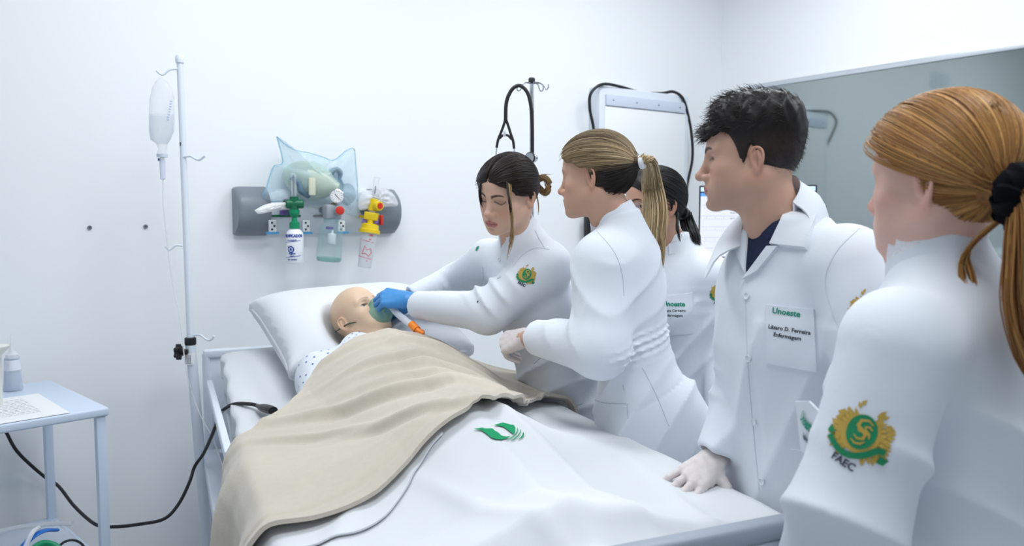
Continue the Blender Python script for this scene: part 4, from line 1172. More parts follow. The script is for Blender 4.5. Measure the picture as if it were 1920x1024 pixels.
# ---- second stand with the stethoscope
def second_stand():
    f = 2.95; top = at(997, 151, f); foot = np.array([top[0], top[1], 0]); e = empty('hook_stand', foot, 'slim chrome stand with curled hooks behind the bending nurse', 'stand')
    adopt(MB().tube([foot + [0, 0, .03], top + [0, 0, -.008]], .0085, 14).build('pole', M_CHROME), e)
    adopt(MB().lathe([(.010, -.012), (.012, -.008), (.012, .006), (.009, .01)], top, (0, 0, 1), 16).build('pole_cap', M_BLACK), e)
    for h in ([(999, 156), (1008, 158), (1011, 166), (1014, 171), (1018, 168), (1018, 160)], [(1000, 154), (1012, 156), (1020, 162), (1024, 168), (1028, 164), (1028, 158)], [(995, 156), (985, 155), (979, 160), (976, 168), (971, 170), (969, 165), (972, 158)]):
        adopt(MB().tube(spline([at(x, y, f - .01) for x, y in h], 22), .0028, 8).build('hook', M_CHROME), e)
    for k in range(5):
        a = k * 2 * math.pi / 5; d = np.array([math.cos(a), math.sin(a), 0]); adopt(MB().tube([foot + [0, 0, .05], foot + d * .24 + [0, 0, .035]], .011, 8).build('foot', M_CHROME), e)
    f = 2.90; s = empty('stethoscope', at(975, 160, f), 'black stethoscope hanging over a hook of the chrome stand', 'stethoscope')
    main = [(998, 287), (998, 250), (997, 215), (994, 190), (988, 172), (976, 161), (964, 164), (955, 176), (949, 195), (948, 225)]
    adopt(MB().tube(spline([at(x, y, f) for x, y in main], 50), .0068, 12).build('tubing', M_BLACK), s)
    for br in ([(948, 222), (944, 236), (938, 252), (934, 262), (931, 277)], [(948, 222), (953, 236), (958, 252), (962, 264), (964, 279)]):
        adopt(MB().tube(spline([at(x, y, f) for x, y in br], 18), .0050, 10).build('yoke_arm', M_BLACK), s)
    adopt(MB().tube(spline([at(x, y, f) for x, y in ((936, 260), (943, 254), (952, 254), (960, 262))], 14), .0045, 8).build('spring', M_BLACK), s)
    for br in ([(931, 276), (930, 290), (930, 305), (936, 318)], [(964, 278), (965, 292), (964, 306), (958, 318)]):
        adopt(MB().tube(spline([at(x, y, f) for x, y in br], 14), .0028, 8).build('ear_tube', M_CHROME), s)
    adopt(MB().box(at(946, 251, f - .006), (.008, .006, .02)).build('tag', M_FROST, smooth=False), s)
    n = unit(-EY * .8 - EX * .5); c = at(994, 296, f - .01)
    adopt(MB().lathe([(.003, -.008), (.018, -.007), (.021, -.002), (.021, .002), (.019, .004)], c, n, 26).build('diaphragm_rim', M_BLACK), s)
    adopt(MB().lathe([(.0178, .0038), (.0178, .0050), (.002, .0052)], c, n, 26).build('diaphragm', mat('steel_face', (.45, .48, .52), .25, metal=.8)), s)
    adopt(MB().lathe([(.004, -.010), (.012, -.012), (.015, -.020), (.015, -.030), (.012, -.034)], c, n, 20).build('bell', M_CHROME), s)
second_stand()

# ---- side table, bottom left
def side_table():
    z = .89; A = at(205, 768, 2.486); Bk = at(95, 715, 2.90); A[2] = Bk[2] = z
    ey = unit(Bk - A); ex = np.cross([0, 0, 1.0], ey)  # ex points along the front edge, towards the left
    ex = -np.cross(ey, [0, 0, 1.0]); L = np.linalg.norm(Bk - A); wdt = .62
    R = np.stack([-ex, ey, np.array([0, 0, 1.0])], 1)
    cen = A + ey * L / 2 + ex * wdt / 2
    e = empty('side_table', (cen[0], cen[1], 0), 'pale blue-white metal side table at the left edge', 'table')
    adopt(MB().box(cen + [0, 0, -.014], (wdt, L, .028), R, bev=.007).build('table_top', M_TABLE), e)
    for sx, sy in ((-1, -1), (-1, 1), (1, -1), (1, 1)):
        q = cen + ex * sx * (wdt / 2 - .022) + ey * sy * (L / 2 - .022)
        adopt(MB().box((q[0], q[1], (z - .028) / 2), (.028, .028, z - .028), R, bev=.003).build('leg', M_TABLE), e)
    zs = .375
    adopt(MB().box((cen[0], cen[1], zs), (wdt - .02, L - .02, .016), R, bev=.004).build('lower_shelf', M_TABLE), e)
    T = lambda a, b, h=0.0: A + ex * a + ey * b + np.array([0, 0, h])     # a from the right edge, b from the front
    pp = [at_z(72, 739, z), at_z(131, 775, z), at_z(-60, 806, z), at_z(-110, 764, z)]
    for p in pp: p[2] = z + .001
    o = MB().add([p for p in pp] + [p + np.array([0, 0, .0012]) for p in pp], [(4, 5, 6, 7), (3, 2, 1, 0), (0, 1, 5, 4), (1, 2, 6, 5), (2, 3, 7, 6), (3, 0, 4, 7)]).build('printed_sheet', M_PAPER, smooth=False)
    e2 = empty('printed_paper', pp[0], 'white printed paper sheet lying on the side table', 'paper'); adopt(o, e2)
    mb = MB(); u = pp[3] - pp[0]; v = pp[1] - pp[0]
    rg = random.Random(3)
    for i in range(11):
        x = .22
        while x < .92:
            wl = rg.uniform(.02, .07); y = .16 + i * .062
            q = [pp[0] + u * x + v * y, pp[0] + u * (x + wl) + v * y, pp[0] + u * (x + wl) + v * (y + .018), pp[0] + u * x + v * (y + .018)]
            mb.add([k + np.array([0, 0, .0016]) for k in q], [(3, 2, 1, 0)]); x += wl + .012
            if i > 8 and x > .6: break
    adopt(mb.build('printed_lines', mat('grey_print', (.55, .58, .64), .8), smooth=False), e2)
    c = at_z(25, 732, z); b = empty('dropper_bottle', c, 'small clear plastic bottle with nozzle on the side table', 'bottle')
    adopt(MB().lathe([(.002, .001), (.028, .001), (.030, .005), (.025, .075), (.023, .10), (.023, .112), (.019, .118)], c, (0, 0, 1), 24).build('bottle_body', glassy('soft_clear', (.66, .74, .84), .42, .25)), b)
    adopt(MB().lathe([(.002, .004), (.026, .004), (.024, .066), (.002, .066)], c, (0, 0, 1), 20).build('fluid', glassy('bottle_fluid', (.50, .60, .80), .30, .15)), b)
    adopt(MB().lathe([(.0255, .072), (.0240, .108)], c, (0, 0, 1), 24, capends=False).build('bottle_label', mat('label_white', (.74, .78, .85), .5)), b)
    mb = MB()
    for j in range(5): mb.box(c - EY * .0248 + EX * .004 + [0, 0, .078 + j * .006], (.020, .001, .0016))
    adopt(mb.build('label_print', mat('grey_print'), smooth=False), b)
    adopt(MB().lathe([(.020, .112), (.020, .126), (.010, .134), (.004, .150), (.0015, .196)], c, (0, 0, 1), 18).build('nozzle', M_FROST), b)
    k = at(-14, 636, 2.5); o = MB().lathe([(.002, .0), (.03, .002), (.045, .010), (.047, .012), (.03, .006), (.002, .004)], k, (.1, 0, 1), 24)
    o = MB(); o.lathe([(.002, 0), (.02, 0), (.022, .16), (.030, .17), (.045, .185), (.046, .192), (.02, .196), (.002, .197)], (k[0], k[1], z), (0, 0, 1), 20)
    o = o.build('pump_bottle', mat('cream_plastic', (.72, .74, .70), .4)); tag(o, 'cream pump bottle cut off by the left edge above table', 'bottle')
    # lower shelf: clear box of tubing with blue and green straps
    g = T(.24, .22, 0); g[2] = zs + .008; b = empty('tubing_pack', g, 'clear plastic pack with blue straps on the lower shelf', 'plastic pack')
    adopt(MB().box(g + [0, 0, .035], (.36, .30, .07), R, bev=.03).build('film', M_CLEAR), b)
    s1 = [at(38, 1030, 2.35), at(62, 1006, 2.38), at(85, 995, 2.42), at(105, 994, 2.46)]
    adopt(MB().tube(spline(s1, 16), .014, 10, flat=.4).build('blue_strap', mat('bright_blue', (.01, .16, .60), .45)), b)
    s1 = [at(60, 1030, 2.3), at(80, 1019, 2.34), at(100, 1022, 2.36), at(112, 1030, 2.36)]
    adopt(MB().tube(spline(s1, 16), .010, 10).build('green_tube', M_GREENB), b)
    s1 = [at(-20, 1002, 2.4), at(30, 990, 2.45), at(90, 983, 2.5), at(135, 982, 2.5)]
    adopt(MB().tube(spline(s1, 16), .008, 8).build('clear_tube', M_FROST), b)
    s1 = [at(45, 1032, 2.3), at(60, 1000, 2.34), at(72, 990, 2.4)]
    adopt(MB().tube(spline(s1, 12), .007, 8).build('clear_tube', M_FROST), b)
    o = MB().tube(spline([at(104, 1034, 2.4), at(118, 1018, 2.42), at(136, 1013, 2.44), at(152, 1019, 2.44), at(162, 1034, 2.44)], 24), .004, 8).build('small_cable', M_BLACK); tag(o, 'thin black cable loop on the lower table shelf', 'cable')
side_table()
pts = [at(8, 800, 2.87), at(14, 815, 2.87), at(35, 850, 2.89), at(82, 893, 2.95), at(110, 912, 2.95), at(140, 950, 2.90), at(180, 984, 2.78), at(215, 988, 2.74), at(262, 983, 2.74), at(308, 973, 2.76), at(335, 945, 2.80), at(355, 905, 2.84), at(365, 875, 2.88), at(382, 850, 2.84), at(400, 810, 2.70), at(412, 778, 2.60), at(425, 764, 2.54), at(445, 757, 2.50), at(470, 758, 2.46), at(484, 761, 2.44)]
e = empty('extension_lead', at(300, 985, 2.76), 'black power lead sagging from the side table to the mattress', 'cable')
adopt(MB().tube(spline(pts, 110), .0060, 10).build('cord', M_BLACK), e)
q = at(420, 768, 2.56); adopt(MB().tube([at(416, 773, 2.575), at(425, 763, 2.545)], .0066, 10).build('tape_wrap', M_FROST), e)
p0 = at(482, 761, 2.44); p1 = at(512, 770, 2.37)
adopt(MB().tube(spline([p0, (p0 + p1) / 2, p1], 8), [.007, .010, .014, .017, .018, .018, .018, .016], 12, flat=.7).build('plug', M_BLACKG), e)
# ------------------------------------------------------------------ the bed
BO = np.array([-.70, 3.18]); BF = np.array([.397, -.918]); BC = np.array([.918, .397])
def B(u, v, z): q = BO + BF * u + BC * v; return W(q[0], q[1], z)
DF = EX * BF[0] + EY * BF[1]; DC = EX * BC[0] + EY * BC[1]; DZ = np.array([0, 0, 1.0])
RB = np.stack([DC, -DF, DZ], 1)      # columns: across, towards the head, up
def zmat(u): return .875 + .115 * step(-np.asarray(u, float), -.85, -.10)
def bed():
    e = empty('hospital_bed', B(1.02, 0, 0), 'white enamelled hospital bed frame with a low head rail', 'bed')
    for v in (-.485, .485):
        pts = [B(-.06, v, .565), B(2.12, v, .565)]
        adopt(MB().box((pts[0] + pts[1]) / 2, (.055, 2.16, .05), RB, bev=.006).build('side_frame', M_WHITE), e)
    for u in (-.03, .70, 1.40, 2.10): adopt(MB().box(B(u, 0, .565), (.92, .05, .045), RB, bev=.005).build('cross_bar', M_WHITE), e)
    for u, zt, w in ((-.10, .955, 1.0), (2.16, .968, .96)):
        adopt(MB().box(B(u, 0, zt), (w, .034, .034), RB, bev=.008).build('end_rail', mat('rail_grey', (.33, .37, .43), .4) if u > 1 else M_WHITE), e)
        adopt(MB().box(B(u, 0, (zt + .56) / 2 - .01), (w - .02, .018, zt - .58), RB, bev=.004).build('end_panel', M_WHITE), e)
        for v in (-w / 2 + .012, w / 2 - .012):
            q = B(u, v, 0); adopt(MB().tube([q + [0, 0, .10], q + [0, 0, zt]], .017, 12).build('post', M_WHITE), e)
            adopt(MB().lathe([(.01, -.016), (.055, -.016), (.058, 0), (.055, .016), (.01, .016)], q + [0, 0, .06], DC, 20).build('castor', M_BLACK), e)
    # mattress platform: flat part and raised head part
    adopt(MB().box(B(1.45, 0, .735), (.84, 1.28, .03), RB, bev=.005).build('platform', M_WHITE), e)
    a = B(.82, 0, .735); b = B(-.02, 0, .85); dd = unit(b - a); Rr = np.stack([DC, dd, np.cross(DC, dd)], 1)
    adopt(MB().box((a + b) / 2, (.84, np.linalg.norm(b - a), .03), Rr, bev=.005).build('platform', M_WHITE), e)
    for v in (-.43, .43):
        adopt(MB().tube([B(.70, v, .62), B(.25, v, .79)], .012, 10).build('strut', M_WHITE), e)
        for u in (.12, .66): adopt(MB().tube([B(u, v, .61), B(u, v, float(zmat(u)) - .13)], .011, 10).build('strut', M_WHITE), e)
    adopt(MB().box(B(.52, -.485, .862), (.022, .98, .030), RB, bev=.005).build('side_rail', M_WHITE), e)
    adopt(MB().box(B(.30, -.485, .50), (.014, .04, .12), RB, bev=.004).build('lever', M_WHITE), e)
    # mattress in a fitted sheet
    U = np.linspace(0.0, 2.06, 70); nv = 60; rows = []
    for u in U:
        zt = float(zmat(u)); zb = zt - .125; e1 = min(1, (u + .012) / .035) ** .5 * min(1, (2.072 - u) / .035) ** .5
        hw = .445 * (1 - .02 * (1 - e1)); zt2 = zb + (zt - zb) * (.55 + .45 * e1)
        ring = []
        for a in np.linspace(0, 2 * np.pi, nv, endpoint=False):
            c, s = math.cos(a), math.sin(a); k = (abs(c) ** 7 + abs(s) ** 4) ** (-1 / 6.0)
            vv = c * k * hw; zz = (zt2 + zb) / 2 + s * k * (zt2 - zb) / 2
            wob = .004 * math.sin(u * 38 + vv * 11) * (abs(c) > .6) + .003 * math.sin(vv * 30 + u * 17) * math.sin(u * 9)
            ring.append(B(u, np.clip(vv, -hw, hw) + wob, np.clip(zz, zb, zt2) + .6 * wob))
        rows.append(np.array(ring))
    P = np.array(rows); n, m, _ = P.shape
    F = [(i * m + j, (i + 1) * m + j, (i + 1) * m + (j + 1) % m, i * m + (j + 1) % m) for i in range(n - 1) for j in range(m)] + [tuple(range(m)), tuple((n - 1) * m + j for j in range(m - 1, -1, -1))]
    o = MB().add(P.reshape(-1, 3), F).build('mattress', M_SHEET, auto=60); tag(o, 'thick mattress in a white fitted sheet on the hospital bed', 'mattress')
bed()

MAN_R = frame(DIR(.60, -.42, .68), DIR(-.60, .34, .72)); MAN_C = at(671, 596, 2.82)
def pillow():
    a = B(.54, .055, 1.005); b = B(.03, -.005, 1.150); ax = unit(b - a); c = (a + b) / 2; cr = unit(DC - ax * (DC @ ax)); R = np.stack([cr, ax, np.cross(cr, ax)], 1)
    hx, hy = .335, .295
    def f(P):
        q = (P - c.astype(np.float32)) @ R.astype(np.float32)
        x, y, z = q[:, 0] / hx, q[:, 1] / hy, q[:, 2]
        pin = .055                                # edges draw in between the corners
        xe = np.abs(x) / (1 - pin * (1 - np.clip(np.abs(y), 0, 1) ** 4)); ye = np.abs(y) / (1 - pin * (1 - np.clip(np.abs(x), 0, 1) ** 4))
        m = np.clip((1 - xe ** 3.2), 0, 1) * np.clip((1 - ye ** 3.2), 0, 1)
        th = .012 + .105 * m ** .42
        th = th * (1 - .42 * np.exp(-(((q[:, 0] - .02) / .13) ** 2 + ((q[:, 1] + .06) / .16) ** 2)) * (z > 0))
        th = th + .004 * noise3(q * np.float32(16.), 9, 2) * m
        d = np.maximum(np.abs(z) - th, np.maximum((xe - 1) * hx, (ye - 1) * hy))
        zb = (P - B(0, 0, 0).astype(np.float32)) @ DF.astype(np.float32)
        hd = (P - MAN_C.astype(np.float32)) @ MAN_R.astype(np.float32)
        d = smax(d * .8, -(s_ell(hd, (0, -.006, .010), (.086, .102, .105))), .03) / .8
        bd = (P - (MAN_C + DF * .15 - DC * .02 + DZ * .01).astype(np.float32)) @ np.stack([DC, DF, DZ], 1).astype(np.float32)
        d = smax(d, -s_ell(bd, (0, 0, 0), (.115, .25, .125)), .06)
        return smax(d * .8, zmat(zb).astype(np.float32) + .002 - P[:, 2], .01)
    V, F = mesh_sdf(f, c - .55, c + .55, .0085, lip=1.6)
    e = empty('pillow', c + [0, 0, -.1], 'big white pillow propped under the mannequin head', 'pillow')
    adopt(mesh_from('pillow_case', V, F, M_SHEET), e)
    mb = MB(); loop = []
    for s in np.linspace(0, 2 * np.pi, 80, endpoint=False):
        x = np.clip(1.35 * math.cos(s), -1, 1); y = np.clip(1.35 * math.sin(s), -1, 1); pin = .055
        x2 = x * (1 - pin * (1 - abs(y) ** 4)); y2 = y * (1 - pin * (1 - abs(x) ** 4)); p = c + R @ np.array([x2 * hx * 1.0, y2 * hy * 1.0, 0])
        loop.append(p)
    loop = np.array(loop); loop = np.vstack([loop, loop[:1]])
    uu = (loop - B(0, 0, 0)) @ DF; loop[:, 2] = np.maximum(loop[:, 2], zmat(uu) + .006)
    adopt(MB().tube(loop, .0045, 6, cap=False).build('piped_seam', M_SHEET), e)
pillow()

def body_top(u):
    """height of the covered mannequin above the mattress along the bed"""
    return np.interp(u, [.45, .60, .72, .90, 1.05, 1.20, 1.35, 1.50, 1.65, 1.85, 1.98, 2.06], [.08, .155, .205, .205, .185, .165, .165, .170, .135, .085, .11, .05])
def body_half(u): return np.interp(u, [.45, .6, .8, 1.0, 1.3, 1.6, 2.06], [.24, .27, .28, .27, .25, .23, .20])
def drape(u, s, off, skew=.02):
    """points of a cloth lying over body and bed (arrays); s runs across the cloth from the body's ridge (left < 0)"""
    sg = np.where(s < 0, -1.0, 1.0); h = body_top(u)[:, None]; w = body_half(u)[:, None]; zm = zmat(u)[:, None]
    vs = np.linspace(0, .47, 30)[None]
    z = zm + h * np.exp(-np.abs(vs / w) ** 2.4 * .9) - .02 * step(vs, .36, .47)
    # a draped cloth spans the hollow between body and mattress edge
    zs = zm + .02 + (h * .95) * np.clip(1 - (np.sqrt(vs ** 2 + .14 ** 2) - .14) / .37, 0, 1) ** 1.1
    z = np.maximum(z, zs - .035 * np.sin(np.clip(vs / .47, 0, 1) * np.pi))
    v2 = np.array([[.485, .497, .505, .512, .522, .535]]); z2 = z[:, -1:] - np.array([[.02, .05, .10, .20, .38, .60]])
    V = np.concatenate([np.broadcast_to(vs, z.shape), np.broadcast_to(v2, z2.shape)], 1); Z = np.concatenate([z, z2], 1)
    L = np.concatenate([np.zeros((len(u), 1)), np.cumsum(np.hypot(np.diff(V, axis=1), np.diff(Z, axis=1)), 1)], 1)
    r = np.arange(len(u))
    def ev(a):
        k = np.clip((L <= a[:, None]).sum(1) - 1, 0, L.shape[1] - 2); f = np.clip((a - L[r, k]) / (L[r, k + 1] - L[r, k]), 0, 1)
        return V[r, k] + f * (V[r, k + 1] - V[r, k]), Z[r, k] + f * (Z[r, k + 1] - Z[r, k])
    a = np.abs(s); v, zz = ev(a); va, za = ev(a + .012); vb, zb = ev(np.maximum(a - .012, 0))
    n = np.stack([-(za - zb), va - vb], 1); n /= np.linalg.norm(n, axis=1, keepdims=True) + 1e-9
    n[a < .012] = (0, 1)
    return sg * (v + n[:, 0] * off) + skew, zz + n[:, 1] * off
def cloth(name, mat_, uh, uf, sl, sr, nu, ns, off, fold):
    """grid cloth: uh(t), uf(t) = its head and foot edges for t in 0..1 from the left hem to the right"""
    t = np.linspace(0, 1, ns)[None].repeat(nu, 0).ravel(); k = np.linspace(0, 1, nu)[:, None].repeat(ns, 1).ravel()
    s = sl + (sr - sl) * t; u = uh(t) + (uf(t) - uh(t)) * k
    v, z = drape(u, s, off + fold(u, s, k, t))
    q = BO[None] + u[:, None] * BF[None] + v[:, None] * BC[None]
    return (q[:, :1] * EX[None] + q[:, 1:] * EY[None] + z[:, None] * DZ[None]).reshape(nu, ns, 3)
def solid(G, name, m, th, parent=None):
    mb = MB(); n, k, _ = G.shape
    du = np.gradient(G, axis=0); dv = np.gradient(G, axis=1); N = np.cross(dv, du); N /= np.linalg.norm(N, axis=2, keepdims=True) + 1e-9
    if N[..., 2].mean() < 0: N = -N
    lo = G - N * th
    mb.grid(G); mb.grid(lo[:, ::-1])
    for A, Bq in ((G[0], lo[0]), (lo[-1], G[-1]), (lo[:, 0], G[:, 0]), (G[:, -1], lo[:, -1])): mb.grid(np.stack([A, Bq]))
    o = mb.build(name, m, parent, auto=0); return o
def gauss2(u, s, cu, cs, wu, ws, ang=0.0):
    c, sn = math.cos(ang), math.sin(ang); a = (u - cu) * c + (s - cs) * sn; b = -(u - cu) * sn + (s - cs) * c
    return np.exp(-(a / wu) ** 2 - (b / ws) ** 2)
def n1(x, y, sd): return np.sin(x * 3.1 + sd) * np.cos(y * 2.7 + sd * 1.7) + .6 * np.sin(x * 6.3 - y * 4.1 + sd * 2.3) + .35 * np.sin(x * 11 + y * 9 + sd)
def sheet_fold(u, s, k, t):
    hang = (step(-s, .45, .75)) + (step(s, .45, .75))
    d = .003 * n1(u * 2, s * 2, 1) + hang * (.020 * np.sin(u * 13 + .8 * np.sin(s * 5)) + .010 * np.sin(u * 27 + 1))
    # broad soft creases along the covered legs
    d += .012 * gauss2(u, s, 1.72, .10, .5, .022, .10) - .010 * gauss2(u, s, 1.72, .03, .5, .03, .06) + .010 * gauss2(u, s, 1.62, -.30, .40, .022, -.5) + .008 * gauss2(u, s, 1.85, -.12, .30, .02, .35)
    d += .010 * gauss2(u, s, 1.9, .32, .25, .02, -.2) + .012 * gauss2(u, s, 2.0, .18, .02, .2, 0)
    return d
G = cloth('c', None, lambda t: .93 + .20 * (1 - t), lambda t: 2.075 + 0 * t, -1.00, .92, 110, 150, .006, sheet_fold)
SHEET_G = G
e = empty('bed_cover', B(1.6, 0, .88), 'white bed cover with a green emblem over the mannequin legs', 'bed cover')
o = solid(G, 'cover_cloth', M_SHEET, .003); adopt(o, e)
Vs = np.array([v.co[:] for v in o.data.vertices]); Fs = np.array([p.vertices[:] for p in o.data.polygons if len(p.vertices) == 4])
COVER_BVH = bvh_of(Vs, Fs)
# the emblem: a green U of two swashes with streaks
def u_emblem():
    fr = None
    p, n = cast(COVER_BVH, 941, 812); n = DZ * .98 + .0 * DC
    n = unit(smooth_n(COVER_BVH, p, .03)); n = n if n[2] > 0 else -n
    u = unit(-DF - n * (-DF @ n)); r = np.cross(u, n); fr = (p, n, r, u)
    def pxl(pts):     # emblem outline as printed, measured on the cover
        out = []
        for x, y in pts:
            q, nn = cast(COVER_BVH, x, y); d = q - p; out.append((d @ r, d @ u))
        return out
    def lin(P):
        P = np.array(P, float); L = np.r_[0, np.cumsum(np.linalg.norm(np.diff(P, axis=0), axis=1))]; t = np.linspace(0, L[-1], 30)
        return np.stack([np.interp(t, L, P[:, 0]), np.interp(t, L, P[:, 1])], 1)
    def strip(name, A, Bq):
        A, Bq = lin(A), lin(Bq)
        V = []; m = 9
        for k in range(m):
            for x, y in A + (Bq - A) * k / (m - 1):
                q, nn = cast(COVER_BVH, x, y); V.append(q + unit(n + nn) * .0045)
        o = mesh_from(name, np.array(V), [(a * 30 + i, a * 30 + i + 1, (a + 1) * 30 + i + 1, (a + 1) * 30 + i) for a in range(m - 1) for i in range(29)], M_LOGO, None, False); adopt(o, e)
    E = lambda pts: [(880 + x / 16.0, 785 + y / 16.0) for x, y in pts]
    strip('emblem_swash', E([(180, 338), (430, 300), (480, 325), (730, 335), (790, 400), (900, 470), (985, 555), (1150, 580), (1290, 545)]), E([(180, 346), (330, 370), (410, 375), (470, 430), (600, 520), (680, 600), (850, 650), (980, 672), (1120, 650), (1290, 552)]))
    strip('emblem_swash', E([(770, 228), (1030, 150), (1300, 215), (1360, 215), (1415, 300), (1410, 430), (1352, 500)]), E([(770, 236), (1040, 270), (1100, 310), (1200, 385), (1290, 450), (1346, 500)]))
    strip('emblem_streak', E([(1475, 285), (1502, 380), (1442, 512), (1290, 632), (1130, 706)]), E([(1468, 300), (1472, 390), (1406, 505), (1270, 608), (1130, 694)]))
    strip('emblem_streak', E([(1572, 355), (1580, 440), (1504, 562), (1390, 662), (1270, 716)]), E([(1553, 370), (1548, 440), (1466, 560), (1368, 638), (1270, 704)]))
    strip('emblem_streak', E([(1650, 435), (1684, 490), (1654, 572), (1580, 628), (1490, 662)]), E([(1638, 450), (1628, 510), (1588, 570), (1538, 618), (1490, 654)]))
def blanket_fold(u, s, k, t):
    hangL = (step(-s, .42, .70)); hangR = (step(s, .42, .7)); d = 0.0
    d += .004 * n1(u * 2.4, s * 2.2, 3)
    # drag folds running across the body, slanting towards the far hip
    for cu, cs, L, w, h, a in ((1.02, -.02, .22, .020, .016, 1.30), (1.12, .04, .24, .022, .016, 1.15), (1.22, .02, .22, .022, .015, 1.10), (1.30, -.06, .24, .020, .013, 1.02), (1.34, .06, .16, .022, .013, 1.05), (.90, .08, .20, .022, .013, 1.40), (.98, .22, .16, .024, .016, 1.15), (1.16, -.26, .26, .022, .014, 1.00), (1.30, -.30, .24, .018, .012, .90), (.80, -.05, .24, .018, .009, 1.45), (1.44, -.14, .22, .014, .010, 1.0), (1.00, .32, .12, .026, .016, .8)):
        d += h * gauss2(u, s, cu, cs, L, w, a) - .55 * h * gauss2(u, s, cu + .035, cs, L, w * 1.2, a)
    # hanging part on the near side: upright folds
    d += hangL * (.022 * np.sin((u - .72) * 15 + .9 * np.sin(s * 4)) + .008 * np.sin(u * 37 + s * 6)) + hangR * .012 * np.sin(u * 17)
    # thick rolled hems
    d += .005 * (np.exp(-((k - .0) / .025) ** 2) + np.exp(-((k - 1.0) / .03) ** 2)) - .004 * np.exp(-((k - .93) / .012) ** 2)
    d += -.012 * np.exp(-((u - (.80 + .02 * np.sin(s * 9))) / .018) ** 2) * (step(-s, .20, .45)) + .012 * np.exp(-((u - .76) / .03) ** 2) * (step(-s, .2, .45))
    return d
def bl_head(t):
    s = -1.05 + 1.80 * t; return (np.interp(s, [-1.05, -.62, -.50, -.38, -.25, -.10, .10, .75], [1.16, 1.14, 1.08, .97, .80, .735, .72, .69])) + .008 * np.sin(s * 11)
def bl_foot_s(s):
    return (np.interp(s, [-1.05, -.6, -.42, -.28, -.12, .02, .17, .30, .45, .75], [1.74, 1.74, 1.72, 1.68, 1.60, 1.53, 1.37, 1.20, 1.03, 1.0])) + .010 * np.sin(s * 14)
def bl_foot(t): return bl_foot_s(-1.05 + 1.80 * t)
# folded-back hem strip that peeps out below the blanket
def hem_fold(u, s, k, t): return sheet_fold(u, s, k, t) + .006
G2 = cloth('c', None, lambda t: bl_foot_s(-1.0 + .9 * t) - .25, lambda t: bl_foot_s(-1.0 + .9 * t) - .01 + .075 * (step(1.0 - t, .02, .25)), -1.0, -.10, 24, 80, .009, hem_fold)
hem = adopt(solid(G2, 'turned_hem', M_SHEET, .004), e)
Vh = np.array([v.co[:] for v in hem.data.vertices]); Fh = np.array([p.vertices[:] for p in hem.data.polygons])
COVER_BVH = bvh_of(np.concatenate([Vs, Vh]), np.concatenate([Fs, Fh + len(Vs)]))
u_emblem()
G3 = cloth('c', None, bl_head, bl_foot, -1.05, .75, 130, 360, .036, blanket_fold)
o = solid(G3, 'blanket', M_BLANKET, .009); tag(o, 'beige fleece blanket draped over the mannequin and down the bed side', 'blanket')

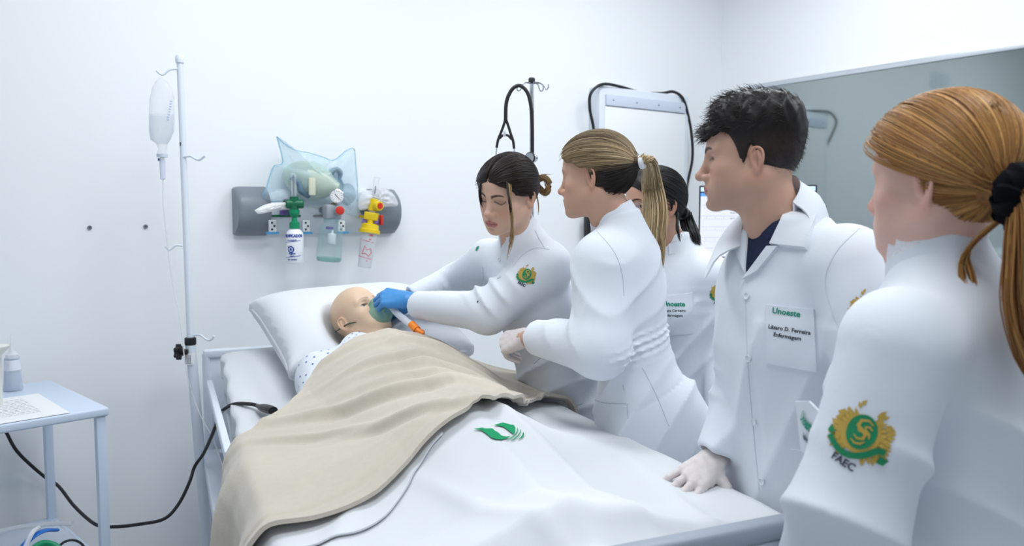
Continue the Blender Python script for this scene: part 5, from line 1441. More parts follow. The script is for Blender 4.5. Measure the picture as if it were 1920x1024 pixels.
# ------------------------------------------------------------------ the training mannequin
def mannequin():
    R = MAN_R; hc = MAN_C; fwd = R[:, 1]
    e = empty('mannequin', hc - [0, 0, .1], 'bald beige training mannequin lying in bed with an oxygen mask', 'mannequin')
    skin = (.70, .51, .36)
    nb = B(.52, .04, 1.03); nl = R.T @ (nb - hc)
    def f(P): return head_sdf(P, lid=.0060, neck=nl, neck_r=.050, jaw=1.04, nose=.95)
    V, F = mesh_sdf(f, (-.10, -.14, -.26), (.10, .135, .125), .0023)
    c = head_color(V, skin, (.62, .36, .27), (.42, .27, .17), blush=.06, browx=.6)
    hv, hf, hcol = join_vf([(V, F, c)] + eyeballs((.0, 1, .12), (.10, .14, .20)))
    hv = xf(hv, R, hc)
    # torso, arms and legs under the covers
    def g(P):
        q = (P - B(0, 0, 0).astype(np.float32)); u = q @ DF.astype(np.float32); v = q @ DC.astype(np.float32) - .03; z = P[:, 2] - zmat(u).astype(np.float32)
        Q = np.stack([u, v, z], 1).astype(np.float32); Q[:, 1] = np.abs(Q[:, 1])
        d = s_ell(Q, (.74, 0, .075), (.25, .155, .085)); d = smin(d, s_ell(Q, (1.02, 0, .07), (.20, .15, .08)), .06)
        d = smin(d, s_chain(Q, [(.60, .15, .075), (.86, .215, .05), (1.10, .21, .045)], [.050, .040, .030]), .04)
        d = smin(d, s_chain(Q, [(1.08, .085, .065), (1.46, .085, .065), (1.80, .08, .03)], [.068, .048, .030]), .05)
        d = smin(d, s_cap(Q, (1.84, .08, .03), (1.90, .085, .05), .026, .020), .03)
        d = smin(d, s_cap(Q, (.45, 0, .10), (.62, 0, .09), .05, .06), .05)
        return d
    b0 = B(1.2, 0, 1.0); V2, F2 = mesh_sdf(g, b0 - 1.15, b0 + 1.15, .02)
    V2, F2, c2 = join_vf([(hv, hf, hcol), (V2, F2, skin)])
    adopt(mesh_from('body', V2, F2, M_DUMMY, col=c2), e)
    # dotted hospital gown over the shoulders
    def gown(P):
        q = (P - B(0, 0, 0).astype(np.float32)); u = q @ DF.astype(np.float32); v = q @ DC.astype(np.float32) - .02; z = P[:, 2] - zmat(u).astype(np.float32)
        Q = np.stack([u, v, z], 1).astype(np.float32); Q[:, 1] = np.abs(Q[:, 1])
        d = s_ell(Q, (.80, 0, .090), (.30, .20, .115)); d = smin(d, s_cap(Q, (.66, .06, .105), (.66, .20, .085), .085, .070), .05)
        d = smin(d, s_cap(Q, (.66, .20, .085), (.92, .26, .06), .070, .060), .05)
        d = smin(d, s_cap(Q, (.57, .06, .125), (.68, .08, .120), .066, .085), .04)
        d = d + .0035 * noise3(Q * np.float32(26.), 4, 2)
        # neck opening
        return smax(d, -(s_ell(Q, (.49, 0, .15), (.085, .075, .10))), .012)
    V3, F3 = mesh_sdf(gown, B(.72, 0, 1.0) - .55, B(.72, 0, 1.0) + .55, .008)
    q = V3 - B(0, 0, 0); uu = q @ DF; vv = q @ DC
    col = np.tile(np.array([.80, .83, .88]), (len(V3), 1))
    go = mesh_from('gown', V3, F3, M_CLOTH); adopt(go, e)
    gb = bvh_of(V3, F3); k = 0
    for i in range(-9, 10):
        for j in range(0, 9):
            u = .535 + j * .030; v = i * .034 + (.017 if j % 2 else 0) + .006 * math.sin(i * 3 + j * 5) + .02
            o0 = B(u, v, 1.35); h = gb.ray_cast(Vector(o0), Vector((0, 0, -1)))
            if h[0] is None: continue
            p = np.array(h[0]); n = np.array(h[1]); n = n if n[2] > 0 else -n
            if n[2] < .12: continue
            t1 = unit(DF - n * (DF @ n)); t2 = np.cross(n, t1); s = .0042
            sq = mesh_from('gown_dot', [p + n * .0012 + t1 * a * s + t2 * b * s for a, b in ((-1, 0), (-.2, -.9), (1, 0), (.2, .9))], [(0, 1, 2, 3)], mat('gown_blue', (.03, .13, .40), .8), go, False)
            k += 1
    for ch in go.children: ch.location = (0, 0, 0)
    # oxygen mask with strap, tube and orange adapter
    H = lambda x, y, z: xf(np.array([[x, y, z]]), R, hc)[0]
    mb = MB(); rows = []
    for t, (sc, yo) in enumerate(((1.0, .0), (.98, .010), (.90, .024), (.74, .040), (.52, .052), (.34, .058), (.30, .066))):
        ring = []
        for a in np.linspace(0, 2 * np.pi, 33):
            x = .040 * sc * math.sin(a); z = -.052 + .050 * sc * math.cos(a) * (1.05 if math.cos(a) > 0 else .95) - .010 * t * .3
            y = .086 + .022 * math.cos(a) * .2 - .020 * (abs(x) / .04) ** 2 * (1 - t / 7) + yo
            if t == 0 and math.cos(a) > .8: y += .012
            ring.append(H(x * (.78 if math.cos(a) > .5 else 1), y, z))
        rows.append(ring)
    mk = empty('oxygen_mask', H(0, .1, -.05), 'clear green oxygen mask with dark elastic strap on the mannequin face', 'oxygen mask')
    adopt(MB().grid(np.array(rows)).build('mask_cone', M_MASK), mk)
    adopt(MB().tube(np.array(rows[0]), .0028, 6, cap=False).build('mask_rim', M_MASK), mk)
    st = [H(.040, .066, -.050), H(.055, .055, -.045), H(.066, .036, -.035), H(.074, .010, -.021), H(.0745, -.030, -.010), H(.066, -.062, .0)]
    adopt(MB().tube(spline(st, 24), .0052, 8, flat=.35).build('strap', mat('dark_green_elastic', (.005, .05, .035), .6)), mk)
    st = [H(-.040, .066, -.050), H(-.055, .055, -.045), H(-.066, .036, -.035), H(-.074, .010, -.021), H(-.0745, -.030, -.010)]
    adopt(MB().tube(spline(st, 24), .0052, 8, flat=.35).build('strap', MATS['dark_green_elastic']), mk)
    adopt(MB().box(H(.043, .068, -.050), (.012, .012, .010), R, bev=.003).build('strap_clip', M_BLACKG), mk)
    t0 = H(0, .150, -.062); t1 = at(773, 610, 2.60); t2 = at(782, 619, 2.58); t3 = at(794, 626, 2.56)
    adopt(MB().tube(spline([t0, at(745, 588, 2.70), at(760, 600, 2.66), t1], 20), .0115, 14).build('tube', M_FROST), mk)
    adopt(MB().tube([t1 - (t2 - t1) * .2, t2], .0135, 16).build('orange_adapter', M_ORANGE), mk)
    adopt(MB().tube([t2, (t2 + t3) / 2, t3], [.0105, .008, .006], 12).build('orange_nozzle', M_ORANGE), mk)
    for s in (-1, 1): adopt(MB().box((t2 + t3) / 2 + np.cross(unit(t3 - t2), DZ) * s * .010, (.005, .014, .010), frame(t3 - t2)).build('adapter_fin', M_ORANGE), mk)
mannequin()
# ------------------------------------------------------------------ the people
def put_head(R, center, skin, lipc, browc, neck_base, scale=1.0, kw=None, ck=None, gaze=(0, 1, 0), iris=(.05, .028, .016), res=.0023, neck_r=.048, eyes=True):
    nl = R.T @ (np.asarray(neck_base) - center) / scale; kw = kw or {}
    lo = np.minimum((-.10, -.115, -.13), nl - .07); hi = np.maximum((.10, .135, .125), nl + .07)
    V, F = mesh_sdf(lambda P: head_sdf(P, neck=nl, neck_r=neck_r / scale, **kw), lo, hi, res)
    c = head_color(V, skin, lipc, browc, **(ck or {}))
    parts = [(V, F, c)] + (eyeballs(gaze, iris) if eyes else [])
    V, F, c = join_vf(parts)
    return xf(V, R, center, scale), F, c
def finish_body(name, parent, head, coat_f, lo, hi, extra=(), skin=(.6, .4, .3), shrink=.016):
    V, F = mesh_sdf(lambda P: coat_f(P, True) + shrink, lo, hi, .022)
    V, F, c = join_vf([head, (V, F, skin)] + [(v, f, skin) for v, f in extra])
    return adopt(mesh_from(name, V, F, M_SKIN, col=c), parent)
def coat_mesh(name, parent, f, lo, hi, res, m=None):
    V, F = mesh_sdf(lambda P: f(P, False), lo, hi, res)
    o = mesh_from(name, V, F, m or M_CLOTH); adopt(o, parent)
    return o, bvh_of(V, F)
def kid(o, coat):
    """a piece built in room coordinates becomes a piece of the coat"""
    if o is None: return None
    o.parent = coat; o.location = -Vector(coat.parent.location) - Vector(coat.location) if False else Vector((0, 0, 0))
    return o
def person(foot, label): return empty('person', (foot[0], foot[1], 0), label, 'person', None)
def sleeve(P, sh, el, wr, r, k=.03):
    d = s_chain(P, [sh, el, wr], r, k)
    ax = unit(np.asarray(wr) - np.asarray(el)).astype(np.float32); t = (P - np.asarray(wr, np.float32)) @ ax
    d = smax(d, t, .006)
    inner = np.maximum(s_cap(P, el, np.asarray(wr) + ax * .02, r[2] - .013, r[2] - .013), -.035 - t)
    return smax(d, -inner, .003)
def arm_skin(el, wr, hand, r0=.034, r1=.026):
    def f(P): return s_chain(P, [np.asarray(el) * .6 + np.asarray(wr) * .4, wr, hand], [r0, r1 * 1.02, r1 * .95])
    lo = np.minimum.reduce([el, wr, hand]) - .06; hi = np.maximum.reduce([el, wr, hand]) + .06
    return mesh_sdf(f, lo, hi, .006)
RELAX = [(.35, .45, .30), (.40, .50, .30), (.45, .50, .32), (.50, .50, .35)]

# ---- nurse 1: bends over the mannequin, holds the mask
def nurse_bending():
    pel = at(1058, 778, 2.62); neck = at(976, 450, 2.53); fwd = DIR(-.81, -.58); L = np.linalg.norm(neck - pel); axis = neck - pel
    e = person(pel, 'nurse in white tunic and blue gloves bending over the mannequin')
    tab = scaled(TORSO_F, L, .475, .96, .98)
    shL, elL, wrL = at(1026, 500, 2.44), at(915, 586, 2.42), at(782, 571, 2.66)
    shR, elR, wrR = at(915, 490, 2.70), at(858, 527, 2.90), at(772, 562, 2.82)
    hip = np.array([pel[0], pel[1], pel[2] - .03])
    def coat(P, plain):
        d = s_loft(P, pel, axis, fwd, tab)
        d = smin(d, s_cap(P, shL + (neck - shL) * .12, shR + (neck - shR) * .12, .066, .066), .06)
        d = smin(d, sleeve(P, shL, elL, wrL, [.076, .064, .048]), .035)
        d = smin(d, sleeve(P, shR, elR, wrR, [.070, .060, .048]), .035)
        d = smin(d, legs_sdf(P, hip, fwd, .075, r=(.098, .07, .07)), .05)
        if not plain:
            d = d - arm_folds(P, shL, elL, .014, .042, .55, 1.05, 1, (0, 0, 1)) - arm_folds(P, elL, wrL, .011, .05, .0, .5, 2, (0, 0, 1)) - arm_folds(P, shR, elR, .008, .03, .5, 1.1, 3) - arm_folds(P, elR, wrR, .006, .03, .0, .5, 4)
            rt, fw, ax = loft_axes(axis, fwd); q = P - pel.astype(np.float32); s = q @ ax.astype(np.float32)
            m = step(s, .02, .10) * step(-s, -.38, -.24)
            d = d - .014 * m * ridge(P, ax * 32 + rt * 18, 5, 1.6, 7)
            d = d - wrinkle(P, .0022, 22, 8)
            d = d + .003 * np.exp(-((s + .035) / .004) ** 2) * (_n(q) < .3)
        return d
    lo = np.minimum.reduce([pel, neck, elL, wrL, elR, wrR]) - .2; hi = np.maximum.reduce([pel, neck, shL, shR, elR]) + .2; lo[2] = .05
    ct, bv = coat_mesh('tunic', e, coat, lo, hi, .0062)
    shoes(hip, fwd, e, M_WHITE, .075)
    R = frame(DIR(-.60, -.74, -.30), DIR(.10, -.10, 1)); ey = at(922, 376, 2.40); cen = ey - R @ np.array([0, .085, 0])
    skin = (.62, .40, .30)
    head = put_head(R, cen, skin, (.46, .17, .16), (.03, .018, .014), neck + unit(axis) * -.02, 1.0, dict(lid=.0005, nose=.98, jaw=.96, cheek=1.05, lip=1.08, chin=.002), dict(browx=1.15, blush=.16, closed=True), res=.0020, neck_r=.045, eyes=False)
    hy = unit(at(706, 554, 2.74) - at(775, 563, 2.70))
    finish_body('body', e, head, coat, lo, hi, [arm_skin(elL, wrL, wrL, .030, .018)], skin)
    # gloved hands on the mask
    V, F = make_hand(at(768, 562, 2.70), hy, DIR(.05, -.62, .78), True, [(.60, .75, .35), (.68, .75, .35), (.76, .72, .35), (.85, .70, .4)], (-.05, 0, .03, .07), [(.55, .6, -.6), (.2, .8, -.7), (-.2, .8, -.7)], .0020, 1.06, 1.03, .0003, .09)
    adopt(mesh_from('glove', V, F, M_GLOVEB), e)
    V, F = make_hand(at(762, 572, 2.82), unit(at(712, 592, 2.84) - at(765, 570, 2.82)), DIR(.2, .5, .8), False, [(.6, .5, .3)] * 4, (0, 0, 0, 0), [(.5, .6, -.5), (.2, .8, -.6), (0, .8, -.6)], .003, .95, 1.08, 0, .08)
    adopt(mesh_from('glove', V, F, M_GLOVEB), e)
    # collar, crest, small print
    rt, fw, ax = loft_axes(axis, fwd)
    cb = collar_band(neck + ax * .005 + fw * .004, unit(axis) * .9 + fw * .12, fwd, .060, .062, .048, .55, M_CLOTH, None, lean=-.004); kid(cb, ct); cb.location = (0, 0, 0)
    cb.location = Vector(ct.location)
    fr = seat_frame(bv, 987, 516, up=unit(shL - elL)); cr_n = len(ct.children)
    crest(fr, bv, ct, .030, 'FAEC', .55)
    fr = seat_frame(bv, 895, 466); V2, F2 = disc2(0, 0, .006, .010, 14); stick('green_badge', V2, F2, fr, bv, M_TEAL, ct)
    fr = seat_frame(bv, 924, 538)
    V2, F2 = disc2(0, 0, .003, .003, 10); stick('snap', V2, F2, seat_frame(bv, 896, 566), bv, M_INK, ct)
    seam(bv, [(1003, 432), (1012, 450), (1022, 466)], ct); seam(bv, [(962, 500), (980, 478), (1005, 465), (1030, 468)], ct); seam(bv, [(905, 500), (906, 520), (902, 545)], ct)
    for px, py in ((937, 487), (936, 520), (935, 625), (940, 668)):
        k = button_on(bv, px, py, M_BUTTON, ct)
    # pocket slit on the hip and hem seam, their shade painted as darker tubes
    for pts in ([(1002, 682), (1012, 672), (1016, 668)], [(1032, 776), (1060, 768), (1092, 757)]):
        c3 = []
        for x, y in spline([(a, b, 0) for a, b in pts], 10)[:, :2]:
            p, n = cast(bv, x, y)
            if p is not None: c3.append(p + n * .0008)
        if len(c3) > 3: MB().tube(np.array(c3), .0011, 5).build('seam', mat('seam_shadow_paint', (.52, .56, .64), .9), ct)
    for ch in ct.children: ch.location = (0, 0, 0)
    # hair: dark, parted, gathered in a loose looped knot with lighter ends
    rg = np.random.default_rng(21); tie = np.array([-.012, -.112, -.002])
    dk = [(.008, .006, .006), (.014, .010, .009), (.024, .015, .011)]
    V, F, C = pulled_hair(tie, dk, rg, grow=.011, part=.006, low=-.040, n_str=1300, front_y=.062, ear_z=.004, temple=.010)
    V = xf(V, R, cen); H = lambda x, y, z: xf(np.array([[x, y, z]]), R, cen)[0]
    T = xf(tie[None], R, cen)[0]; light = [(.30, .19, .09), (.42, .28, .14), (.20, .12, .06)]
    parts = [(V, F, C)]
    a = at(1005, 345, 2.52)
    for k, g in enumerate(([T, at(1008, 338, 2.53), at(1020, 333, 2.52), at(1030, 345, 2.52), at(1024, 360, 2.52), at(1010, 358, 2.53)], [T, at(1010, 352, 2.54), at(1022, 362, 2.54), at(1029, 352, 2.54), at(1022, 338, 2.53)])):
        parts.append(tail_hair(g, [.012, .011, .010, .009, .006], light, rg, 90, .8, 18, .0008, (0, 0, 1), .2, .002))
    for g, n, wd in (([at(1003, 340, 2.52), at(1012, 332, 2.52), at(1024, 327, 2.52), at(1036, 328, 2.52)], 3, .002), ([T, at(1008, 372, 2.5), at(1010, 390, 2.49), at(1009, 404, 2.49)], 4, .002)):
        parts.append(tail_hair(g, [wd, wd, wd * .6], light, rg, n, .8, 14, .0005, (1, 0, 0), .2, .001))
    # loose locks before the face
    for g, n, cl in (([H(-.060, .062, .060), at(957, 378, 2.335), at(961, 410, 2.325), at(958, 450, 2.325), at(950, 488, 2.315)], 16, light), ([H(-.056, .066, .062), at(955, 375, 2.325), at(957, 400, 2.325), at(962, 440, 2.325), at(958, 470, 2.315)], 14, light), ([H(-.052, .070, .066), at(953, 365, 2.325), at(956, 385, 2.315), at(958, 404, 2.315)], 14, dk), ([H(.050, .060, .045), at(899, 355, 2.40), at(900, 375, 2.40), at(906, 392, 2.40)], 12, dk), ([H(.048, .064, .05), at(901, 350, 2.40), at(902, 372, 2.40), at(909, 388, 2.40)], 8, dk)):
        parts.append(tail_hair(g, [.003, .004, .004, .003, .001], cl, rg, n, .6, 16, .0006, (1, 0, 0), .3, .002))
    V, F, C = join_vf(parts); adopt(mesh_from('hair', V, F, M_HAIR, col=C), e)
    adopt(MB().lathe([(.002, 0), (.0028, .0015), (.002, .003)], H(-.079, .0, -.040), R @ np.array([-1, 0, 0]), 8).build('earring', M_CHROME), e)
nurse_bending()

# ---- nurse 2: ponytail, back to the camera's right
def nurse_ponytail():
    pel = at(1204, 765, 2.26); neck = at(1158, 428, 2.22); fwd = DIR(-.92, .35); axis = neck - pel; L = np.linalg.norm(axis)
    e = person(pel, 'nurse with a long streaked blonde ponytail standing beside the bed')
    tab = scaled(TORSO_F, L, .475, .98, .98)
    shL, elL, wrL = at(1130, 496, 2.11), at(1122, 655, 2.04), at(1004, 633, 2.22)
    shR, elR, wrR = W(.36, 2.38, 1.33), W(.33, 2.46, 1.13), W(.22, 2.42, 1.05)
    hip = np.array([pel[0], pel[1], pel[2] - .03])
    rt, fw, ax = loft_axes(axis, fwd)
    def coat(P, plain):
        d = s_loft(P, pel, axis, fwd, tab)
        d = smin(d, s_ell(P, pel - fw * .055 + np.array([0, 0, -.035]), (.135, .135, .12)), .06)
        d = smin(d, s_cap(P, shL + (neck - shL) * .12, shR + (neck - shR) * .12, .058, .058), .08)
        d = smin(d, sleeve(P, shL, elL, wrL, [.060, .073, .049]), .085)
        d = smin(d, sleeve(P, shR, elR, wrR, [.066, .056, .046]), .03)
        d = smin(d, legs_sdf(P, hip, fwd, .08, r=(.105, .075, .07)), .06)
        if not plain:
            d = d - arm_folds(P, shL, elL, .009, .045, .75, 1.1, 1, -fw) - arm_folds(P, elL, wrL, .011, .040, .05, .75, 2, (0, 0, 1))
            q = P - pel.astype(np.float32); s = q @ ax.astype(np.float32); v = q @ fw.astype(np.float32)
            m = np.exp(-((s - .215) / .035) ** 2) * step(-v, -.02, .05)
            d = d - .010 * m * (1 - np.abs(np.sin(s * 150 + 1.2 * noise3(P * np.float32(9), 2)))) ** 1.5
            m2 = step(s, -.30, -.1) * step(-s, -.2, -.05)
            d = d - .014 * m2 * ridge(P, ax * 20 + fw * 30, 15, 1.4, 6) - .006 * step(s, .20, .32) * step(-s, -.50, -.44) * ridge(P, rt * 18 - ax * 24 + fw * 18, 9, 1.5, 6)
            d = d - wrinkle(P, .0022, 20, 18)
            d = d + .003 * np.exp(-((s - .06 + .3 * (v + .05)) / .0035) ** 2) * (v < .06)
        return d
    lo = np.minimum.reduce([pel, neck, elL, wrL, elR, wrR]) - .22; hi = np.maximum.reduce([pel, neck, shL, shR, elR, wrL]) + .22; lo[2] = .05
    ct, bv = coat_mesh('tunic', e, coat, lo, hi, .0062)
    shoes(hip, fwd, e, M_WHITE, .08)
    R = frame(DIR(-.906, .42, -.07), DIR(-.03, 0, 1)); ear = at(1109, 336, 2.13); cen = ear - R @ np.array([-.076, -.006, -.014])
    skin = (.56, .34, .245)
    head = put_head(R, cen, skin, (.42, .16, .14), (.06, .035, .02), neck, 1.0, dict(lid=.0045, nose=1.0, jaw=1.0, cheek=1.08), dict(blush=.2), res=.0023, neck_r=.047)
    hd = unit(at(948, 640, 2.33) - wrL)
    finish_body('body', e, head, coat, lo, hi, [arm_skin(elL, wrL, wrL + hd * .05, .036, .027)], skin)
    V, F = make_hand(at(988, 632, 2.25), unit(at(950, 640, 2.30) - at(988, 632, 2.25)), DIR(.1, -.75, .6), True, [(.75, .8, .5), (.9, .85, .5), (1.0, .9, .5), (1.05, .9, .5)], (-.04, 0, .02, .05), [(.35, .65, -.65), (-.1, .75, -.6), (-.2, .6, -.7)], .0023, .98, 1.10, .0005, .05)
    adopt(mesh_from('glove', V, F, M_GLOVEW), e)
    cb = collar_band(neck + ax * .0, unit(axis) * .92 + fw * .15, fwd, .062, .064, .055, .7, M_CLOTH, ct, lean=.006)
    # back pocket and seams: thin darker tubes paint in their shade
    sm = mat('seam_shadow_paint', (.52, .56, .64), .9)
    for pts in ([(1116, 750), (1130, 755), (1150, 757), (1174, 757)], [(1168, 722), (1171, 733)], [(1176, 757), (1178, 785)]):
        c3 = []
        for x, y in spline([(a, b, 0) for a, b in pts], 12)[:, :2]:
            p, n = cast(bv, x, y)
            if p is not None: c3.append(p + n * .0008)
        if len(c3) > 3: MB().tube(np.array(c3), .0011, 5).build('seam', sm, ct)
    seam(bv, [(1118, 432), (1150, 470), (1166, 510), (1170, 555)], ct); seam(bv, [(1160, 690), (1190, 670), (1225, 655), (1250, 650)], ct); seam(bv, [(1205, 690), (1230, 740), (1255, 800)], ct)
    for ch in ct.children: ch.location = (0, 0, 0)
    # hair
    rg = np.random.default_rng(5); tie = np.array([.0, -.112, .022])
    bl = [(.17, .115, .06), (.36, .26, .145), (.50, .39, .24), (.24, .165, .09)]; dk = np.array((.016, .011, .009))
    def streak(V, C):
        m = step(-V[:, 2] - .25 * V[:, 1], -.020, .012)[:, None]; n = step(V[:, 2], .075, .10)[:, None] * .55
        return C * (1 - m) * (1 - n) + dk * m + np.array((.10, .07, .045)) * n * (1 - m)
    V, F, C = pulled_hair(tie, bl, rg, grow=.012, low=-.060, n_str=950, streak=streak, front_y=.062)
    V = xf(V, R, cen); T = xf(tie[None], R, cen)[0]
    td = R @ np.array([0, -1, .1])
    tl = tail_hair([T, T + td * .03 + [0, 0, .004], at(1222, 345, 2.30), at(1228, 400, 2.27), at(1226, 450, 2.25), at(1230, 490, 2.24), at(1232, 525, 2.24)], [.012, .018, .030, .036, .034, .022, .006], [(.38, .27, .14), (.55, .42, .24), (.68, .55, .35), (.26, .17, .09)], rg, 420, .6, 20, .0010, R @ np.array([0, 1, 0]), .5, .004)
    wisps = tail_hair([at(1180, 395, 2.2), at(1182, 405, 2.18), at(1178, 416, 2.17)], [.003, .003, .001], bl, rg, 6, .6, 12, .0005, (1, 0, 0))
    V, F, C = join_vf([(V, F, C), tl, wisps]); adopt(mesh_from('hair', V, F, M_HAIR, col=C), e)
    adopt(MB().lathe([(.015, -.008), (.0185, -.005), (.0185, .005), (.015, .008)], T + td * .012, td, 20).build('hair_tie', mat('white_elastic', (.78, .80, .84), .7)), e)
nurse_ponytail()
# ---- nurse 3: dark hair and glasses, half hidden behind the ponytail
def nurse_glasses():
    pel = at(1292, 765, 2.62); neck = at(1262, 466, 2.60); fwd = DIR(-.60, -.80); axis = neck - pel; L = np.linalg.norm(axis)
    e = person(pel, 'dark-haired nurse with glasses half hidden behind the blonde ponytail')
    tab = scaled(TORSO_F, L, .475, .98, .95)
    shL, elL, wrL = at(1337, 520, 2.50), at(1352, 660, 2.52), at(1350, 770, 2.42)
    shR, elR, wrR = at(1200, 520, 2.72), at(1165, 650, 2.78), at(1180, 740, 2.62)
    hip = np.array([pel[0], pel[1], pel[2] - .03]); rt, fw, ax = loft_axes(axis, fwd)
    def coat(P, plain):
        d = s_loft(P, pel, axis, fwd, tab)
        d = smin(d, s_cap(P, shL + (neck - shL) * .15, shR + (neck - shR) * .15, .056, .056), .06)
        d = smin(d, sleeve(P, shL, elL, wrL, [.064, .054, .046]), .025)
        d = smin(d, sleeve(P, shR, elR, wrR, [.064, .054, .046]), .025)
        d = smin(d, legs_sdf(P, hip, fwd, .075, r=(.098, .07, .07)), .05)
        if not plain:
            q = P - pel.astype(np.float32); s = q @ ax.astype(np.float32)
            d = d - arm_folds(P, shL, elL, .006, .035, .05, .4, 1) - arm_folds(P, shL, elL, .006, .04, .7, 1.1, 2)
            d = d - .010 * step(s, .08, .2) * step(-s, -.42, -.3) * ridge(P, ax * 30 + rt * 26, 5, 1.4, 7) - wrinkle(P, .002, 22, 28)
        return d
    lo = np.minimum.reduce([pel, neck, elL, wrL, elR, wrR]) - .2; hi = np.maximum.reduce([pel, neck, shL, shR, elR, wrL]) + .2; lo[2] = .05
    ct, bv = coat_mesh('tunic', e, coat, lo, hi, .0068)
    shoes(hip, fwd, e, M_WHITE, .075)
    R = frame(DIR(-.90, -.42, -.08)); ear = at(1259, 390, 2.52); cen = ear - R @ np.array([-.076, -.006, -.014])
    skin = (.48, .28, .20)
    head = put_head(R, cen, skin, (.36, .13, .12), (.02, .014, .012), neck, 1.0, dict(lid=.0045), dict(), res=.0026, neck_r=.046)
    finish_body('body', e, head, coat, lo, hi, (), skin)
    collar_band(neck + ax * .0, unit(axis), fwd, .060, .062, .040, .5, M_CLOTH, ct)
    pk = slab_patch('chest_pocket', [(1240, 556), (1298, 549), (1300, 625), (1240, 630)], bv, M_CLOTH, ct, 8, 8, .0005, .0025)
    pb = bvh_obj(pk); fr = seat_frame(pb, 1268, 572)
    lettering('embroidered_lettering', 'Unoeste', fr, pb, M_TEAL, ct, .0205, dx=-.008, dy=-.004, bold=.0008, off=.0010, rot=.03)
    lettering('embroidered_lettering', 'Yandara Carneiro', fr, pb, M_INK, ct, .0118, dx=-.012, dy=-.022, bold=.0002, off=.0010, rot=.05)
    lettering('embroidered_lettering', 'Enfermagem', fr, pb, M_INK, ct, .0118, dx=-.008, dy=-.037, bold=.0002, off=.0010, rot=.05)
    crest(seat_frame(bv, 1352, 549), bv, ct, .034, 'FAEC', -.05)
    for ch in ct.children: ch.location = (0, 0, 0)
    rg = np.random.default_rng(15); tie = np.array([.0, -.110, -.040]); dk = [(.006, .006, .007), (.012, .011, .012), (.020, .018, .018)]
    V, F, C = pulled_hair(tie, dk, rg, grow=.012, low=-.07, n_str=700, front_y=.060)
    V = xf(V, R, cen); T = xf(tie[None], R, cen)[0]
    tl = tail_hair([T, at(1285, 405, 2.66), at(1292, 425, 2.64), at(1300, 445, 2.58), at(1310, 462, 2.55)], [.018, .026, .030, .026, .012], dk, rg, 200, .7, 16, .0011, (1, 0, 0), .4, .003)
    t2 = tail_hair([xf(np.array([[-.075, -.03, -.03]]), R, cen)[0], at(1270, 420, 2.50), at(1273, 440, 2.49), at(1275, 455, 2.48)], [.006, .006, .004, .001], dk, rg, 20, .6, 14, .0008, (1, 0, 0))
    V, F, C = join_vf([(V, F, C), tl, t2]); adopt(mesh_from('hair', V, F, M_HAIR, col=C), e)
    adopt(MB().lathe([(.016, -.006), (.021, -.004), (.021, .004), (.016, .006)], T, R @ np.array([0, -1, -.3]), 16).build('hair_tie', M_BLACK), e)
    # glasses: thin metal frames
    H = lambda x, y, z: xf(np.array([[x, y, z]]), R, cen)[0]
    gl = MATS.get('gold_wire') or mat('gold_wire', (.55, .45, .35), .3, metal=1.0)
    for sx in (-1, 1):
        adopt(MB().tube(np.array([H(sx * .033 + .023 * math.cos(a), .096 - .010 * abs(math.cos(a)) * (sx * math.cos(a) > 0), -.006 + .019 * math.sin(a)) for a in np.linspace(0, 2 * np.pi, 28)]), .0011, 6, cap=False).build('glasses_rim', gl), e)
        adopt(MB().tube([H(sx * .056, .088, -.002), H(sx * .072, .05, 0), H(sx * .078, .0, .002)], .0011, 6).build('glasses_arm', gl), e)
        adopt(MB().grid(np.array([[H(sx * .033 + .0225 * r * math.cos(a), .096, -.006 + .0185 * r * math.sin(a)) for a in np.linspace(0, 2 * np.pi, 24)] for r in (0.01, .5, 1)])).build('glasses_lens', glassy('lens', (.8, .85, .9), .06, .02)), e)
    adopt(MB().tube([H(-.010, .098, 0), H(0, .100, .003), H(.010, .098, 0)], .0011, 6).build('glasses_bridge', gl), e)
nurse_glasses()

